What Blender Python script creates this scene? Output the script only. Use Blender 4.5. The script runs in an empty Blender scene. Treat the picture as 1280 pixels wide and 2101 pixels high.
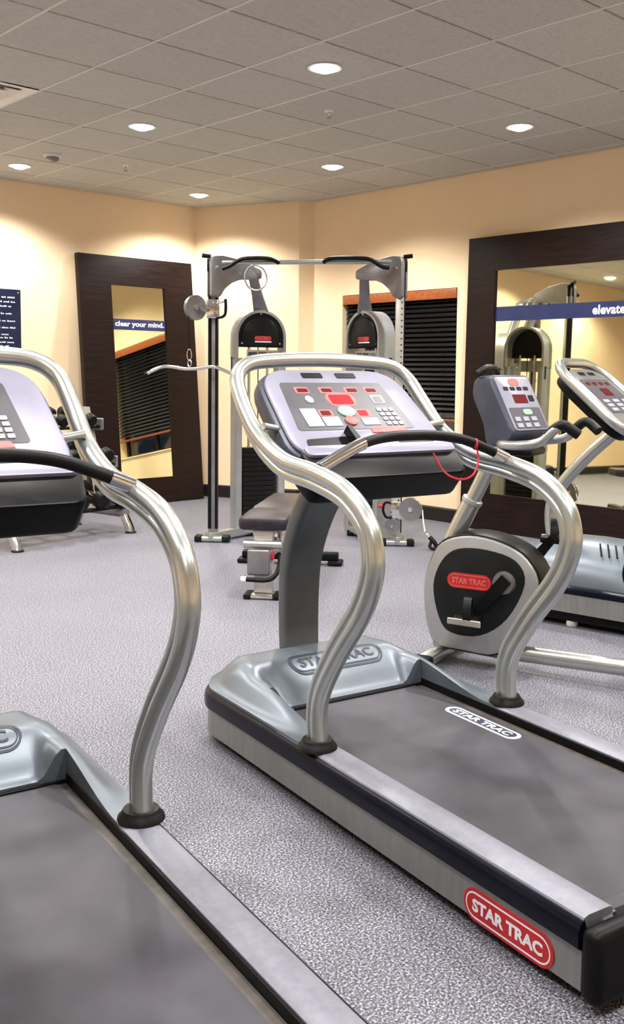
import bpy, bmesh, math, random
from mathutils import Vector, Matrix

random.seed(7)
sc = bpy.context.scene
COL = sc.collection
PI = math.pi
R = math.radians

# ------------------------------------------------------------------ camera
CAM_H = 1.30
cam_d = bpy.data.cameras.new('camera')
cam = bpy.data.objects.new('camera', cam_d)
COL.objects.link(cam)
cam_d.sensor_fit = 'HORIZONTAL'
cam_d.sensor_width = 36.0
cam_d.lens = 2002.8 * 36.0 / 1280.0
cam_d.shift_y = -(1050.5 - 923.7) / 1280.0
cam_d.clip_start = 0.02
_cx = Vector((0.73301083, -0.68014326, 0.01001347))
_cy = -Vector((-0.04642905, -0.0647138, -0.99682319))
_cz = -Vector((0.67863058, 0.73021727, -0.07901432))
_m = Matrix((_cx, _cy, _cz)).transposed().to_4x4()
_m.translation = Vector((0, 0, CAM_H))
cam.matrix_world = _m
sc.camera = cam

# ------------------------------------------------------------------ world, exposure
w = bpy.data.worlds.new('night')
sc.world = w
w.use_nodes = True
w.node_tree.nodes['Background'].inputs[0].default_value = (0.012, 0.016, 0.028, 1)
w.node_tree.nodes['Background'].inputs[1].default_value = 1.0
vs = sc.view_settings
vs.view_transform = 'Standard'
vs.look = 'None'
vs.gamma = 1.0
vs.exposure = 0.2
vs.use_curve_mapping = False
SPOT_W = 150.0
LAMP_COL = (1.0, 0.965, 0.925)

# ------------------------------------------------------------------ materials
def new_mat(name):
    m = bpy.data.materials.new(name)
    m.use_nodes = True
    return m, m.node_tree.nodes, m.node_tree.links, m.node_tree.nodes['Principled BSDF']

def pm(name, c1, c2=None, scale=8.0, rough=0.5, metal=0.0, bump=0.0, bscale=None, stretch=None, coat=0.0, rvar=0.06, detail=4.0, spec=0.5):
    """principled material with procedural colour and gloss variation"""
    m, N, L, b = new_mat(name)
    if c2 is None:
        c2 = tuple(x * 0.9 for x in c1)
    tc = N.new('ShaderNodeTexCoord')
    mp = N.new('ShaderNodeMapping')
    L.new(tc.outputs['Object'], mp.inputs['Vector'])
    if stretch:
        mp.inputs['Scale'].default_value = stretch
    nz = N.new('ShaderNodeTexNoise')
    nz.inputs['Scale'].default_value = scale
    nz.inputs['Detail'].default_value = detail
    L.new(mp.outputs[0], nz.inputs['Vector'])
    rp = N.new('ShaderNodeValToRGB')
    rp.color_ramp.elements[0].position = 0.35
    rp.color_ramp.elements[1].position = 0.65
    rp.color_ramp.elements[0].color = (*c1, 1)
    rp.color_ramp.elements[1].color = (*c2, 1)
    L.new(nz.outputs['Fac'], rp.inputs['Fac'])
    L.new(rp.outputs[0], b.inputs['Base Color'])
    mr = N.new('ShaderNodeMapRange')
    mr.inputs['To Min'].default_value = max(0.02, rough - rvar)
    mr.inputs['To Max'].default_value = min(1.0, rough + rvar)
    L.new(nz.outputs['Fac'], mr.inputs['Value'])
    L.new(mr.outputs[0], b.inputs['Roughness'])
    b.inputs['Metallic'].default_value = metal
    b.inputs['Specular IOR Level'].default_value = spec
    if coat:
        b.inputs['Coat Weight'].default_value = coat
        b.inputs['Coat Roughness'].default_value = 0.12
    if bump:
        n2 = N.new('ShaderNodeTexNoise')
        n2.inputs['Scale'].default_value = bscale or scale * 6
        n2.inputs['Detail'].default_value = 3.0
        L.new(mp.outputs[0], n2.inputs['Vector'])
        bp = N.new('ShaderNodeBump')
        bp.inputs['Strength'].default_value = bump
        bp.inputs['Distance'].default_value = 0.004
        L.new(n2.outputs['Fac'], bp.inputs['Height'])
        L.new(bp.outputs[0], b.inputs['Normal'])
    return m

def emit(name, col, strength, base=None):
    m, N, L, b = new_mat(name)
    nz = N.new('ShaderNodeTexNoise'); nz.inputs['Scale'].default_value = 60
    rp = N.new('ShaderNodeValToRGB')
    rp.color_ramp.elements[0].color = (*[c * 0.85 for c in col], 1)
    rp.color_ramp.elements[1].color = (*col, 1)
    L.new(nz.outputs['Fac'], rp.inputs['Fac'])
    L.new(rp.outputs[0], b.inputs['Emission Color'])
    b.inputs['Emission Strength'].default_value = strength
    b.inputs['Base Color'].default_value = (*(base or col), 1)
    b.inputs['Roughness'].default_value = 0.5
    b.inputs['Specular IOR Level'].default_value = 0.1
    return m

def rubber_floor():
    m, N, L, b = new_mat('rubber_floor')
    tc = N.new('ShaderNodeTexCoord')
    nz = N.new('ShaderNodeTexNoise'); nz.inputs['Scale'].default_value = 170; nz.inputs['Detail'].default_value = 3.0
    nz.inputs['Roughness'].default_value = 0.65
    L.new(tc.outputs['Object'], nz.inputs['Vector'])
    rp = N.new('ShaderNodeValToRGB')
    e = rp.color_ramp.elements
    e[0].position = 0.36; e[0].color = (0.010, 0.010, 0.013, 1)
    e[1].position = 0.66; e[1].color = (0.46, 0.455, 0.54, 1)
    k = rp.color_ramp.elements.new(0.50); k.color = (0.098, 0.097, 0.120, 1)
    L.new(nz.outputs['Fac'], rp.inputs['Fac'])
    n2 = N.new('ShaderNodeTexNoise'); n2.inputs['Scale'].default_value = 1.3; n2.inputs['Detail'].default_value = 4
    L.new(tc.outputs['Object'], n2.inputs['Vector'])
    mr = N.new('ShaderNodeMapRange'); mr.inputs['To Min'].default_value = 0.82; mr.inputs['To Max'].default_value = 1.12
    L.new(n2.outputs['Fac'], mr.inputs['Value'])
    mx = N.new('ShaderNodeMix'); mx.data_type = 'RGBA'; mx.blend_type = 'MULTIPLY'; mx.inputs[0].default_value = 1.0
    L.new(rp.outputs[0], mx.inputs[6]); L.new(mr.outputs[0], mx.inputs[7])
    L.new(mx.outputs[2], b.inputs['Base Color'])
    b.inputs['Roughness'].default_value = 0.62
    bp = N.new('ShaderNodeBump'); bp.inputs['Strength'].default_value = 0.25; bp.inputs['Distance'].default_value = 0.003
    L.new(nz.outputs['Fac'], bp.inputs['Height']); L.new(bp.outputs[0], b.inputs['Normal'])
    return m

def tile_mat():
    m, N, L, b = new_mat('ceiling_tile')
    tc = N.new('ShaderNodeTexCoord')
    oi = N.new('ShaderNodeObjectInfo')
    mp = N.new('ShaderNodeMapping'); mp.inputs['Scale'].default_value = (1, 3.2, 1)
    L.new(tc.outputs['Object'], mp.inputs['Vector']); L.new(oi.outputs['Location'], mp.inputs['Location'])
    nz = N.new('ShaderNodeTexNoise'); nz.inputs['Scale'].default_value = 28; nz.inputs['Detail'].default_value = 6
    L.new(mp.outputs[0], nz.inputs['Vector'])
    rp = N.new('ShaderNodeValToRGB')
    rp.color_ramp.elements[0].position = 0.3; rp.color_ramp.elements[0].color = (0.44, 0.44, 0.405, 1)
    rp.color_ramp.elements[1].position = 0.6; rp.color_ramp.elements[1].color = (0.52, 0.52, 0.485, 1)
    L.new(nz.outputs['Fac'], rp.inputs['Fac'])
    hs = N.new('ShaderNodeHueSaturation')
    mr = N.new('ShaderNodeMapRange'); mr.inputs['To Min'].default_value = 0.95; mr.inputs['To Max'].default_value = 1.04
    L.new(oi.outputs['Random'], mr.inputs['Value']); L.new(mr.outputs[0], hs.inputs['Value'])
    L.new(rp.outputs[0], hs.inputs['Color']); L.new(hs.outputs[0], b.inputs['Base Color'])
    b.inputs['Roughness'].default_value = 0.9
    bp = N.new('ShaderNodeBump'); bp.inputs['Strength'].default_value = 0.5; bp.inputs['Distance'].default_value = 0.003
    L.new(nz.outputs['Fac'], bp.inputs['Height']); L.new(bp.outputs[0], b.inputs['Normal'])
    return m

def belt_mat():
    m, N, L, b = new_mat('belt')
    tc = N.new('ShaderNodeTexCoord')
    n1 = N.new('ShaderNodeTexNoise'); n1.inputs['Scale'].default_value = 3.2; n1.inputs['Detail'].default_value = 5
    L.new(tc.outputs['Object'], n1.inputs['Vector'])
    rp = N.new('ShaderNodeValToRGB')
    rp.color_ramp.elements[0].position = 0.3; rp.color_ramp.elements[0].color = (0.022, 0.021, 0.027, 1)
    rp.color_ramp.elements[1].position = 0.7; rp.color_ramp.elements[1].color = (0.064, 0.061, 0.075, 1)
    L.new(n1.outputs['Fac'], rp.inputs['Fac']); L.new(rp.outputs[0], b.inputs['Base Color'])
    v = N.new('ShaderNodeTexVoronoi'); v.inputs['Scale'].default_value = 320
    L.new(tc.outputs['Object'], v.inputs['Vector'])
    bp = N.new('ShaderNodeBump'); bp.inputs['Strength'].default_value = 0.35; bp.inputs['Distance'].default_value = 0.001
    L.new(v.outputs['Distance'], bp.inputs['Height']); L.new(bp.outputs[0], b.inputs['Normal'])
    b.inputs['Roughness'].default_value = 0.46
    b.inputs['Specular IOR Level'].default_value = 0.28
    return m

def glass_mat():
    m, N, L, b = new_mat('window_glass')
    nz = N.new('ShaderNodeTexNoise'); nz.inputs['Scale'].default_value = 4
    mr = N.new('ShaderNodeMapRange'); mr.inputs['To Min'].default_value = 0.0; mr.inputs['To Max'].default_value = 0.04
    L.new(nz.outputs['Fac'], mr.inputs['Value']); L.new(mr.outputs[0], b.inputs['Roughness'])
    b.inputs['Base Color'].default_value = (0.85, 0.9, 0.88, 1)
    b.inputs['Transmission Weight'].default_value = 1.0
    b.inputs['IOR'].default_value = 1.45
    return m

M = {}
M['floor'] = rubber_floor()
M['tile'] = tile_mat()
M['belt'] = belt_mat()
M['glass'] = glass_mat()
M['wall'] = pm('cream_wall', (0.89, 0.69, 0.45), (0.905, 0.71, 0.47), 3.0, 0.75, bump=0.08, bscale=180)
M['base'] = pm('dark_baseboard', (0.010, 0.008, 0.007), (0.016, 0.012, 0.010), 12, 0.5, spec=0.3)
M['runner_w'] = pm('white_runner', (0.70, 0.69, 0.64), None, 5, 0.5)
M['runner_d'] = pm('shaded_tee', (0.36, 0.35, 0.32), None, 5, 0.6)  # whitish tees darkened to grey: the shadow gap between tiles, put into the colour
M['white'] = pm('white_paint', (0.85, 0.84, 0.80), None, 6, 0.45)
M['darkwood'] = pm('espresso_wood', (0.006, 0.0025, 0.002), (0.014, 0.006, 0.005), 4, 0.38, stretch=(1, 1, 14), spec=0.22)
M['redwood'] = pm('cherry_wood', (0.40, 0.115, 0.030), (0.28, 0.075, 0.020), 6, 0.35, stretch=(1, 5, 14), spec=0.4)
M['slat'] = pm('dark_slat', (0.006, 0.005, 0.004), (0.011, 0.008, 0.007), 9, 0.35, stretch=(1, 6, 1), spec=0.25)
M['mirror'] = pm('mirror', (0.90, 0.89, 0.66), (0.91, 0.90, 0.675), 1, 0.02, metal=1.0, rvar=0.004)
M['navy'] = pm('navy_band', (0.012, 0.020, 0.085), (0.016, 0.026, 0.10), 9, 0.45)
M['postblue'] = pm('poster_navy', (0.006, 0.010, 0.035), (0.010, 0.016, 0.050), 9, 0.35)
M['ink'] = pm('white_ink', (0.80, 0.84, 0.92), None, 30, 0.6)
M['tube'] = pm('silver_tube', (0.50, 0.53, 0.505), (0.53, 0.56, 0.535), 9, 0.29, metal=0.88, rvar=0.02)
M['chrome'] = pm('chrome', (0.80, 0.80, 0.81), (0.74, 0.74, 0.76), 10, 0.14, metal=1.0)
M['alu'] = pm('aluminium_panel', (0.25, 0.257, 0.25), (0.29, 0.297, 0.29), 5, 0.42, metal=0.6, stretch=(1, 10, 1))
M['hood'] = pm('silver_blue_plastic', (0.118, 0.142, 0.170), (0.140, 0.165, 0.193), 6, 0.38, metal=0.4)
M['rail'] = pm('grey_foot_rail', (0.185, 0.19, 0.235), (0.215, 0.22, 0.265), 60, 0.45, metal=0.3, bump=0.04, bscale=400)
M['neck'] = pm('graphite_post', (0.105, 0.115, 0.118), (0.13, 0.14, 0.143), 8, 0.38, metal=0.7)
M['bumper'] = pm('navy_black_bumper', (0.0030, 0.0040, 0.010), (0.0042, 0.0056, 0.013), 8, 0.26, spec=0.16, rvar=0.02)
M['black'] = pm('black_plastic', (0.0030, 0.0030, 0.0034), (0.005, 0.005, 0.0055), 20, 0.42, bump=0.03, spec=0.14)
M['rubber'] = pm('black_rubber', (0.004, 0.004, 0.004), (0.007, 0.007, 0.0075), 30, 0.45, bump=0.04, spec=0.18)
M['lav'] = pm('lavender_silver_plastic', (0.225, 0.222, 0.295), (0.255, 0.252, 0.325), 7, 0.42, metal=0.2, spec=0.3)
M['panel'] = pm('display_panel', (0.066, 0.064, 0.074), (0.080, 0.078, 0.088), 14, 0.42, spec=0.25)
M['keys'] = pm('pale_keys', (0.27, 0.285, 0.35), (0.31, 0.325, 0.39), 90, 0.5, spec=0.3)
M['green'] = pm('green_button', (0.22, 0.48, 0.28), (0.27, 0.54, 0.33), 40, 0.5, spec=0.3)
M['pink'] = pm('red_button', (0.52, 0.10, 0.10), (0.58, 0.14, 0.13), 40, 0.5, spec=0.3)
M['red'] = pm('red_badge', (0.44, 0.016, 0.018), (0.50, 0.024, 0.024), 30, 0.4, spec=0.3)
M['redc'] = pm('red_cord', (0.40, 0.012, 0.03), (0.46, 0.02, 0.045), 60, 0.5, spec=0.3)
M['led'] = emit('red_led', (1.0, 0.015, 0.03), 0.95, (0.05, 0.0, 0.0))
M['leddim'] = emit('dim_red_led', (0.50, 0.004, 0.01), 0.30, (0.03, 0.0, 0.0))
M['lamp'] = emit('downlight_lens', (1.0, 0.98, 0.95), 9.0)
M['vinyl'] = pm('dark_vinyl', (0.016, 0.012, 0.016), (0.026, 0.020, 0.026), 14, 0.38, bump=0.10, bscale=160, spec=0.3)
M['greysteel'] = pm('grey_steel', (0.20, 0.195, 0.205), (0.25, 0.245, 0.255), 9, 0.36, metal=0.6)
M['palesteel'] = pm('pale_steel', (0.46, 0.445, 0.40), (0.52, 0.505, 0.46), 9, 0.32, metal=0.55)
M['stack'] = pm('weight_plate', (0.005, 0.005, 0.0055), (0.009, 0.009, 0.010), 18, 0.45, spec=0.15)
M['darkgloss'] = pm('smoked_hood_panel', (0.005, 0.0065, 0.007), (0.010, 0.012, 0.013), 6, 0.34, spec=0.22)
M['shell'] = pm('silver_shell', (0.33, 0.34, 0.345), (0.38, 0.39, 0.395), 6, 0.38, metal=0.5)
M['slate'] = pm('slate_plastic', (0.040, 0.046, 0.068), (0.054, 0.060, 0.084), 7, 0.42, spec=0.35)
M['yellow'] = pm('yellow_sticker', (0.70, 0.55, 0.18), None, 30, 0.5)
M['deck'] = pm('brown_grey_deck_edge', (0.075, 0.066, 0.060), (0.10, 0.088, 0.08), 6, 0.45, stretch=(1, 6, 1), spec=0.3)
M['outline'] = pm('navy_print', (0.02, 0.028, 0.055), None, 30, 0.5)

# ------------------------------------------------------------------ mesh helpers
class MB:
    def __init__(self):
        self.v = []; self.f = []
    def add(self, vs_, fs):
        o = len(self.v)
        self.v += [tuple(p) for p in vs_]
        self.f += [tuple(i + o for i in f) for f in fs]
        return self
    def box(self, x0, x1, y0, y1, z0, z1, bev=0.0, seg=2, mat=None):
        bm = bmesh.new()
        bmesh.ops.create_cube(bm, size=1.0)
        for p in bm.verts:
            p.co = Vector(((x0 + x1) / 2 + p.co.x * (x1 - x0), (y0 + y1) / 2 + p.co.y * (y1 - y0), (z0 + z1) / 2 + p.co.z * (z1 - z0)))
        if bev:
            bmesh.ops.bevel(bm, geom=list(bm.edges), offset=bev, segments=seg, affect='EDGES', profile=0.5)
        bm.verts.index_update()
        pts = [p.co.copy() for p in bm.verts]
        if mat is not None:
            pts = [mat @ p for p in pts]
        self.add(pts, [[q.index for q in f.verts] for f in bm.faces])
        bm.free()
        return self
    def tube(self, path, r, n=12, caps=True, closed=False):
        P = [Vector(p) for p in path]
        k = len(P)
        rs = r if isinstance(r, (list, tuple)) else [r] * k
        T = []
        for i in range(k):
            a = P[(i - 1) % k] if (closed or i > 0) else P[i]
            b = P[(i + 1) % k] if (closed or i < k - 1) else P[i]
            T.append((b - a).normalized())
        up = Vector((0, 0, 1)) if abs(T[0].z) < 0.9 else Vector((1, 0, 0))
        nrm = (up - T[0] * up.dot(T[0])).normalized()
        vs_ = []; fs = []
        for i in range(k):
            if i > 0:
                q = T[i - 1].rotation_difference(T[i])
                nrm = q @ nrm
                nrm = (nrm - T[i] * nrm.dot(T[i])).normalized()
            bn = T[i].cross(nrm)
            for j in range(n):
                a = 2 * PI * j / n
                vs_.append(P[i] + (nrm * math.cos(a) + bn * math.sin(a)) * rs[i])
        m = k if closed else k - 1
        for i in range(m):
            for j in range(n):
                a = i * n + j; b = i * n + (j + 1) % n
                c = ((i + 1) % k) * n + (j + 1) % n; d = ((i + 1) % k) * n + j
                fs.append((a, b, c, d))
        if caps and not closed:
            fs.append(tuple(reversed(range(n))))
            fs.append(tuple(range((k - 1) * n, k * n)))
        return self.add(vs_, fs)
    def cyl(self, p0, p1, r, n=16):
        return self.tube([p0, p1], r, n)
    def loft(self, rings, caps=True, closed_ring=True):
        n = len(rings[0]); vs_ = [p for r in rings for p in r]; fs = []
        for i in range(len(rings) - 1):
            for j in range(n if closed_ring else n - 1):
                a = i * n + j; b = i * n + (j + 1) % n
                fs.append((a, b, b + n, a + n))
        if caps and closed_ring:
            fs.append(tuple(reversed(range(n))))
            fs.append(tuple(range((len(rings) - 1) * n, len(rings) * n)))
        return self.add(vs_, fs)
    def prism(self, pts, f3, d0, d1, cham=0.0):
        """2D outline extruded: f3(a, b, d) gives the 3D point; cham shrinks both ends"""
        ca = sum(p[0] for p in pts) / len(pts); cb = sum(p[1] for p in pts) / len(pts)
        def ring(d, k):
            return [f3(ca + (a - ca) * k, cb + (b - cb) * k, d) for a, b in pts]
        if cham:
            ext = max(max(abs(p[0] - ca), abs(p[1] - cb)) for p in pts)
            k = 1 - cham / ext; k2 = 1 - 0.3 * cham / ext
            s = 1 if d1 > d0 else -1
            rings = [ring(d0, k), ring(d0 + s * cham * .3, k2), ring(d0 + s * cham, 1), ring(d1 - s * cham, 1), ring(d1 - s * cham * .3, k2), ring(d1, k)]
        else:
            rings = [ring(d0, 1), ring(d1, 1)]
        return self.loft(rings)
    def lathe(self, prof, mat=Matrix(), n=24):
        vs_ = []; fs = []
        for r, z in prof:
            for j in range(n):
                a = 2 * PI * j / n
                vs_.append(mat @ Vector((r * math.cos(a), r * math.sin(a), z)))
        for i in range(len(prof) - 1):
            for j in range(n):
                a = i * n + j; b = i * n + (j + 1) % n
                fs.append((a, b, b + n, a + n))
        fs.append(tuple(reversed(range(n))))
        fs.append(tuple(range((len(prof) - 1) * n, len(prof) * n)))
        return self.add(vs_, fs)
    def mesh(self, name, mat, smooth=True, ang=35):
        me = bpy.data.meshes.new(name)
        me.from_pydata(self.v, [], self.f)
        me.materials.append(mat)
        bm = bmesh.new(); bm.from_mesh(me)
        bmesh.ops.recalc_face_normals(bm, faces=bm.faces)
        bm.to_mesh(me); bm.free()
        if smooth:
            me.polygons.foreach_set('use_smooth', [True] * len(me.polygons))
            me.set_sharp_from_angle(angle=R(ang))
        me.update()
        return me
    def build(self, name, mat, parent=None, smooth=True, ang=35, label=None):
        o = bpy.data.objects.new(name, self.mesh(name, mat, smooth, ang))
        COL.objects.link(o)
        if parent is not None:
            o.parent = parent
        if label:
            o['label'] = label
        return o

def tag(o, label, cat, group=None):
    o['label'] = label; o['category'] = cat
    if group: o['group'] = group
    return o

def thing(name, label, cat, loc=(0, 0, 0), rz=0.0, group=None):
    o = bpy.data.objects.new(name, None)
    COL.objects.link(o)
    o.empty_display_size = 0.1
    o.location = loc; o.rotation_euler = (0, 0, rz)
    return tag(o, label, cat, group)

def struct(name, parent=None):
    o = bpy.data.objects.new(name, None); COL.objects.link(o); o['kind'] = 'structure'
    return o

def inst(name, me, parent, loc=(0, 0, 0), rot=(0, 0, 0)):
    o = bpy.data.objects.new(name, me); COL.objects.link(o)
    o.parent = parent; o.location = loc; o.rotation_euler = rot
    return o

def copy_tree(o, parent=None):
    c = o.copy(); COL.objects.link(c); c.parent = parent
    for ch in o.children:
        copy_tree(ch, c)
    return c

def cr(pts, k=6, closed=False):
    """Catmull-Rom through the points"""
    P = [Vector(p) for p in pts]; n = len(P); out = []
    for i in range(n if closed else n - 1):
        p0 = P[(i - 1) % n] if (closed or i > 0) else P[0] * 2 - P[1]
        p1 = P[i]; p2 = P[(i + 1) % n]
        p3 = P[(i + 2) % n] if (closed or i < n - 2) else P[-1] * 2 - P[-2]
        for j in range(k):
            t = j / k
            out.append(0.5 * ((2 * p1) + (p2 - p0) * t + (2 * p0 - 5 * p1 + 4 * p2 - p3) * t * t + (3 * p1 - p0 - 3 * p2 + p3) * t ** 3))
    if not closed:
        out.append(P[-1])
    return out

def rpoly(pts, rad, seg=6):
    """2D outline with filleted corners; rad is one number or one per corner"""
    n = len(pts); out = []
    rr = rad if isinstance(rad, (list, tuple)) else [rad] * n
    for i in range(n):
        p = Vector(pts[i]); a = Vector(pts[i - 1]) - p; b = Vector(pts[(i + 1) % n]) - p
        r = rr[i]
        if r <= 0:
            out.append(tuple(p)); continue
        la, lb = a.length, b.length
        a.normalize(); b.normalize()
        d = min(r, la * 0.49, lb * 0.49)
        s = p + a * d; e = p + b * d
        for j in range(seg + 1):
            t = j / seg
            q = s * (1 - t) ** 2 + p * 2 * t * (1 - t) + e * t * t
            out.append(tuple(q))
    return out

def capsule(w_, h_, seg=10):
    r = h_ / 2; out = []
    for j in range(seg + 1):
        a = -PI / 2 + PI * j / seg
        out.append((w_ / 2 - r + r * math.cos(a), r * math.sin(a)))
    for j in range(seg + 1):
        a = PI / 2 + PI * j / seg
        out.append((-w_ / 2 + r + r * math.cos(a), r * math.sin(a)))
    return out

_tcache = {}
def text_geo(s, bold=0.0):
    key = (s, bold)
    if key not in _tcache:
        cu = bpy.data.curves.new('t', 'FONT'); cu.body = s; cu.size = 1.0; cu.offset = bold; cu.resolution_u = 3
        o = bpy.data.objects.new('t', cu); COL.objects.link(o)
        dg = bpy.context.evaluated_depsgraph_get(); dg.update()
        me = o.evaluated_get(dg).to_mesh()
        vs_ = [tuple(v.co[:2]) for v in me.vertices]; fs = [tuple(p.vertices) for p in me.polygons]
        o.evaluated_get(dg).to_mesh_clear()
        bpy.data.objects.remove(o); bpy.data.curves.remove(cu)
        xs = [v[0] for v in vs_]; ys = [v[1] for v in vs_]
        cx, cy = (min(xs) + max(xs)) / 2, (min(ys) + max(ys)) / 2
        _tcache[key] = ([(x - cx, y - cy) for x, y in vs_], fs, max(xs) - min(xs), max(ys) - min(ys))
    return _tcache[key]

def text_mb(s, width, height, f3, d, bold=0.0, mb=None):
    """flat lettering; f3(a, b, d) -> 3D; scaled to width x height"""
    vs_, fs, w0, h0 = text_geo(s, bold)
    mb = mb or MB()
    return mb.add([f3(x * width / w0, y * height / h0, d) for x, y in vs_], fs)

def badge(parent, f3, width, height, plate, ring, ink, d=0.0, name='badge', label=None, words='STAR TRAC'):
    """oval name plate with a ring and lettering on it"""
    p = MB().prism(capsule(width, height), f3, d, d + 0.003).build(name, plate, parent, label=label)
    o1 = capsule(width * 0.94, height * 0.82); o2 = capsule(width * 0.915, height * 0.70)
    mb = MB(); n = len(o1)
    mb.add([f3(a, b, d + 0.0036) for a, b in o1] + [f3(a, b, d + 0.0036) for a, b in o2], [(i, (i + 1) % n, n + (i + 1) % n, n + i) for i in range(n)])
    mb.build('badge_ring', ring, p, smooth=False)
    text_mb(words, width * 0.78, height * 0.40, f3, d + 0.0038, bold=0.045).build('badge_lettering', ink, p, smooth=False)
    return p

# ------------------------------------------------------------------ room
CE = 2.989
XL, XR = 2.2896 - 7 * 0.61, 6.68
YB, YF = 3.7257 - 9 * 0.61, 8.33
GX, GY = 2.2896, 3.7257
o = MB().box(XL - 0.2, XR + 0.2, YB - 0.2, YF + 0.2, -0.08, 0.0).build('floor', M['floor'], smooth=False); o['kind'] = 'structure'
o = MB().box(XL - 0.2, XR + 0.2, YB - 0.2, YF + 0.2, CE + 0.16, CE + 0.24).build('ceiling', M['white'], smooth=False); o['kind'] = 'structure'
ceil = o
def wallbox(name, *b):
    q = MB().box(*b).build(name, M['wall'], smooth=False); q['kind'] = 'structure'; return q
wallbox('wall_left', XL - 0.2, XR + 0.2, YF, YF + 0.2, 0, CE + 0.16)
wallbox('wall_back', XL - 0.2, XR + 0.2, YB - 0.2, YB, 0, CE + 0.16)
wallbox('wall_near', XL - 0.2, XL, YB, YF, 0, CE + 0.16)
WY0, WY1, WZ0, WZ1 = 5.37, 6.775, 0.66, 2.045
mb = MB()
mb.box(XR, XR + 0.2, YB, WY0, 0, CE + 0.16).box(XR, XR + 0.2, WY1, YF, 0, CE + 0.16)
mb.box(XR, XR + 0.2, WY0, WY1, 0, WZ0).box(XR, XR + 0.2, WY0, WY1, WZ1, CE + 0.16)
o = mb.build('wall_right', M['wall'], smooth=False); o['kind'] = 'structure'
# boxed-out chase across the corner
ch = [(6.06, YF), (6.555, 7.27), (XR, 7.18), (XR, YF)]
o = MB().prism(ch, lambda a, b, d: (a, b, d), 0, CE + 0.16).build('wall_corner', M['wall'], smooth=False); o['kind'] = 'structure'

def baseb(name, x0, y0, x1, y1, th=0.014, h=0.125):
    d = Vector((x1 - x0, y1 - y0, 0)); L_ = d.length; d.normalize()
    n = Vector((-d.y, d.x, 0))
    prof = [(0, 0), (th, 0), (th, h - 0.012), (th * 0.4, h), (0, h)]
    rings = [[Vector((x0, y0, 0)) + d * t + n * a + Vector((0, 0, b)) for a, b in prof] for t in (0, L_)]
    q = MB().loft(rings).build(name, M['base'], smooth=False); q['kind'] = 'structure'
baseb('baseboard_left', 6.06, YF, XL, YF)
baseb('baseboard_right', XR, YB, XR, 7.18)
baseb('baseboard_corner', 6.555, 7.27, 6.06, YF)
baseb('baseboard_return', XR, 7.18, 6.555, 7.27)
baseb('baseboard_back', XL, YB, XR, YB)
baseb('baseboard_near', XL, YF, XL, YB)

# ------------------------------------------------------------------ ceiling tiles and grid
HOLE = 0.086
lights = [(j, i) for j in (-4, -1, 2, 5) for i in (-6, -3, 0, 3, 6)]
VENT = (0, 3)
def tile_mesh(w_, l_, hole=False):
    g = 0.0075; t = 0.016
    x0, x1, y0, y1 = g, w_ - g, g, l_ - g
    if not hole:
        return MB().box(x0, x1, y0, y1, -0.005, t, 0.002, 1).mesh('ceiling_tile', M['tile'], smooth=False)
    n = 32; cx, cy = w_ / 2, l_ / 2
    sq, ci = [], []
    for j in range(n):
        a = 2 * PI * j / n; c, s = math.cos(a), math.sin(a)
        k = min((x1 - cx) / abs(c) if abs(c) > 1e-6 else 9, (y1 - cy) / abs(s) if abs(s) > 1e-6 else 9)
        sq.append((cx + c * k, cy + s * k)); ci.append((cx + c * HOLE, cy + s * HOLE))
    vs_ = [(x, y, -0.005) for x, y in sq] + [(x, y, -0.005) for x, y in ci] + [(x, y, t) for x, y in sq] + [(x, y, t) for x, y in ci]
    fs = []
    for j in range(n):
        k = (j + 1) % n
        fs += [(j, k, n + k, n + j), (2 * n + j, 3 * n + j, 3 * n + k, 2 * n + k), (j, 2 * n + j, 2 * n + k, k), (n + j, n + k, 3 * n + k, 3 * n + j)]
    return MB().add(vs_, fs).mesh('ceiling_tile', M['tile'], smooth=False)
tm = {}
for j in range(-7, 8):
    for i in range(-9, 8):
        if (j, i) == VENT: continue
        w_ = min(0.61, XR - (GX + j * 0.61)); l_ = min(0.61, YF - (GY + i * 0.61))
        key = (round(w_, 3), round(l_, 3), (j, i) in lights)
        if key not in tm: tm[key] = tile_mesh(*key)
        inst('ceiling_tile', tm[key], ceil, (GX + j * 0.61, GY + i * 0.61, CE))
mr_w = MB().box(-0.0085, 0.0085, YB, YF, -0.007, 0.03).mesh('main_runner', M['runner_w'], smooth=False)
for j in range(-6, 8):
    inst('main_runner', mr_w, ceil, (GX + j * 0.61, 0, CE))
mr_d = MB().box(XL, XR, -0.012, 0.012, 0.004, 0.028).mesh('cross_tee', M['runner_d'], smooth=False)
for i in range(-8, 8):
    inst('cross_tee', mr_d, ceil, (0, GY + i * 0.61, CE))

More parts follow.
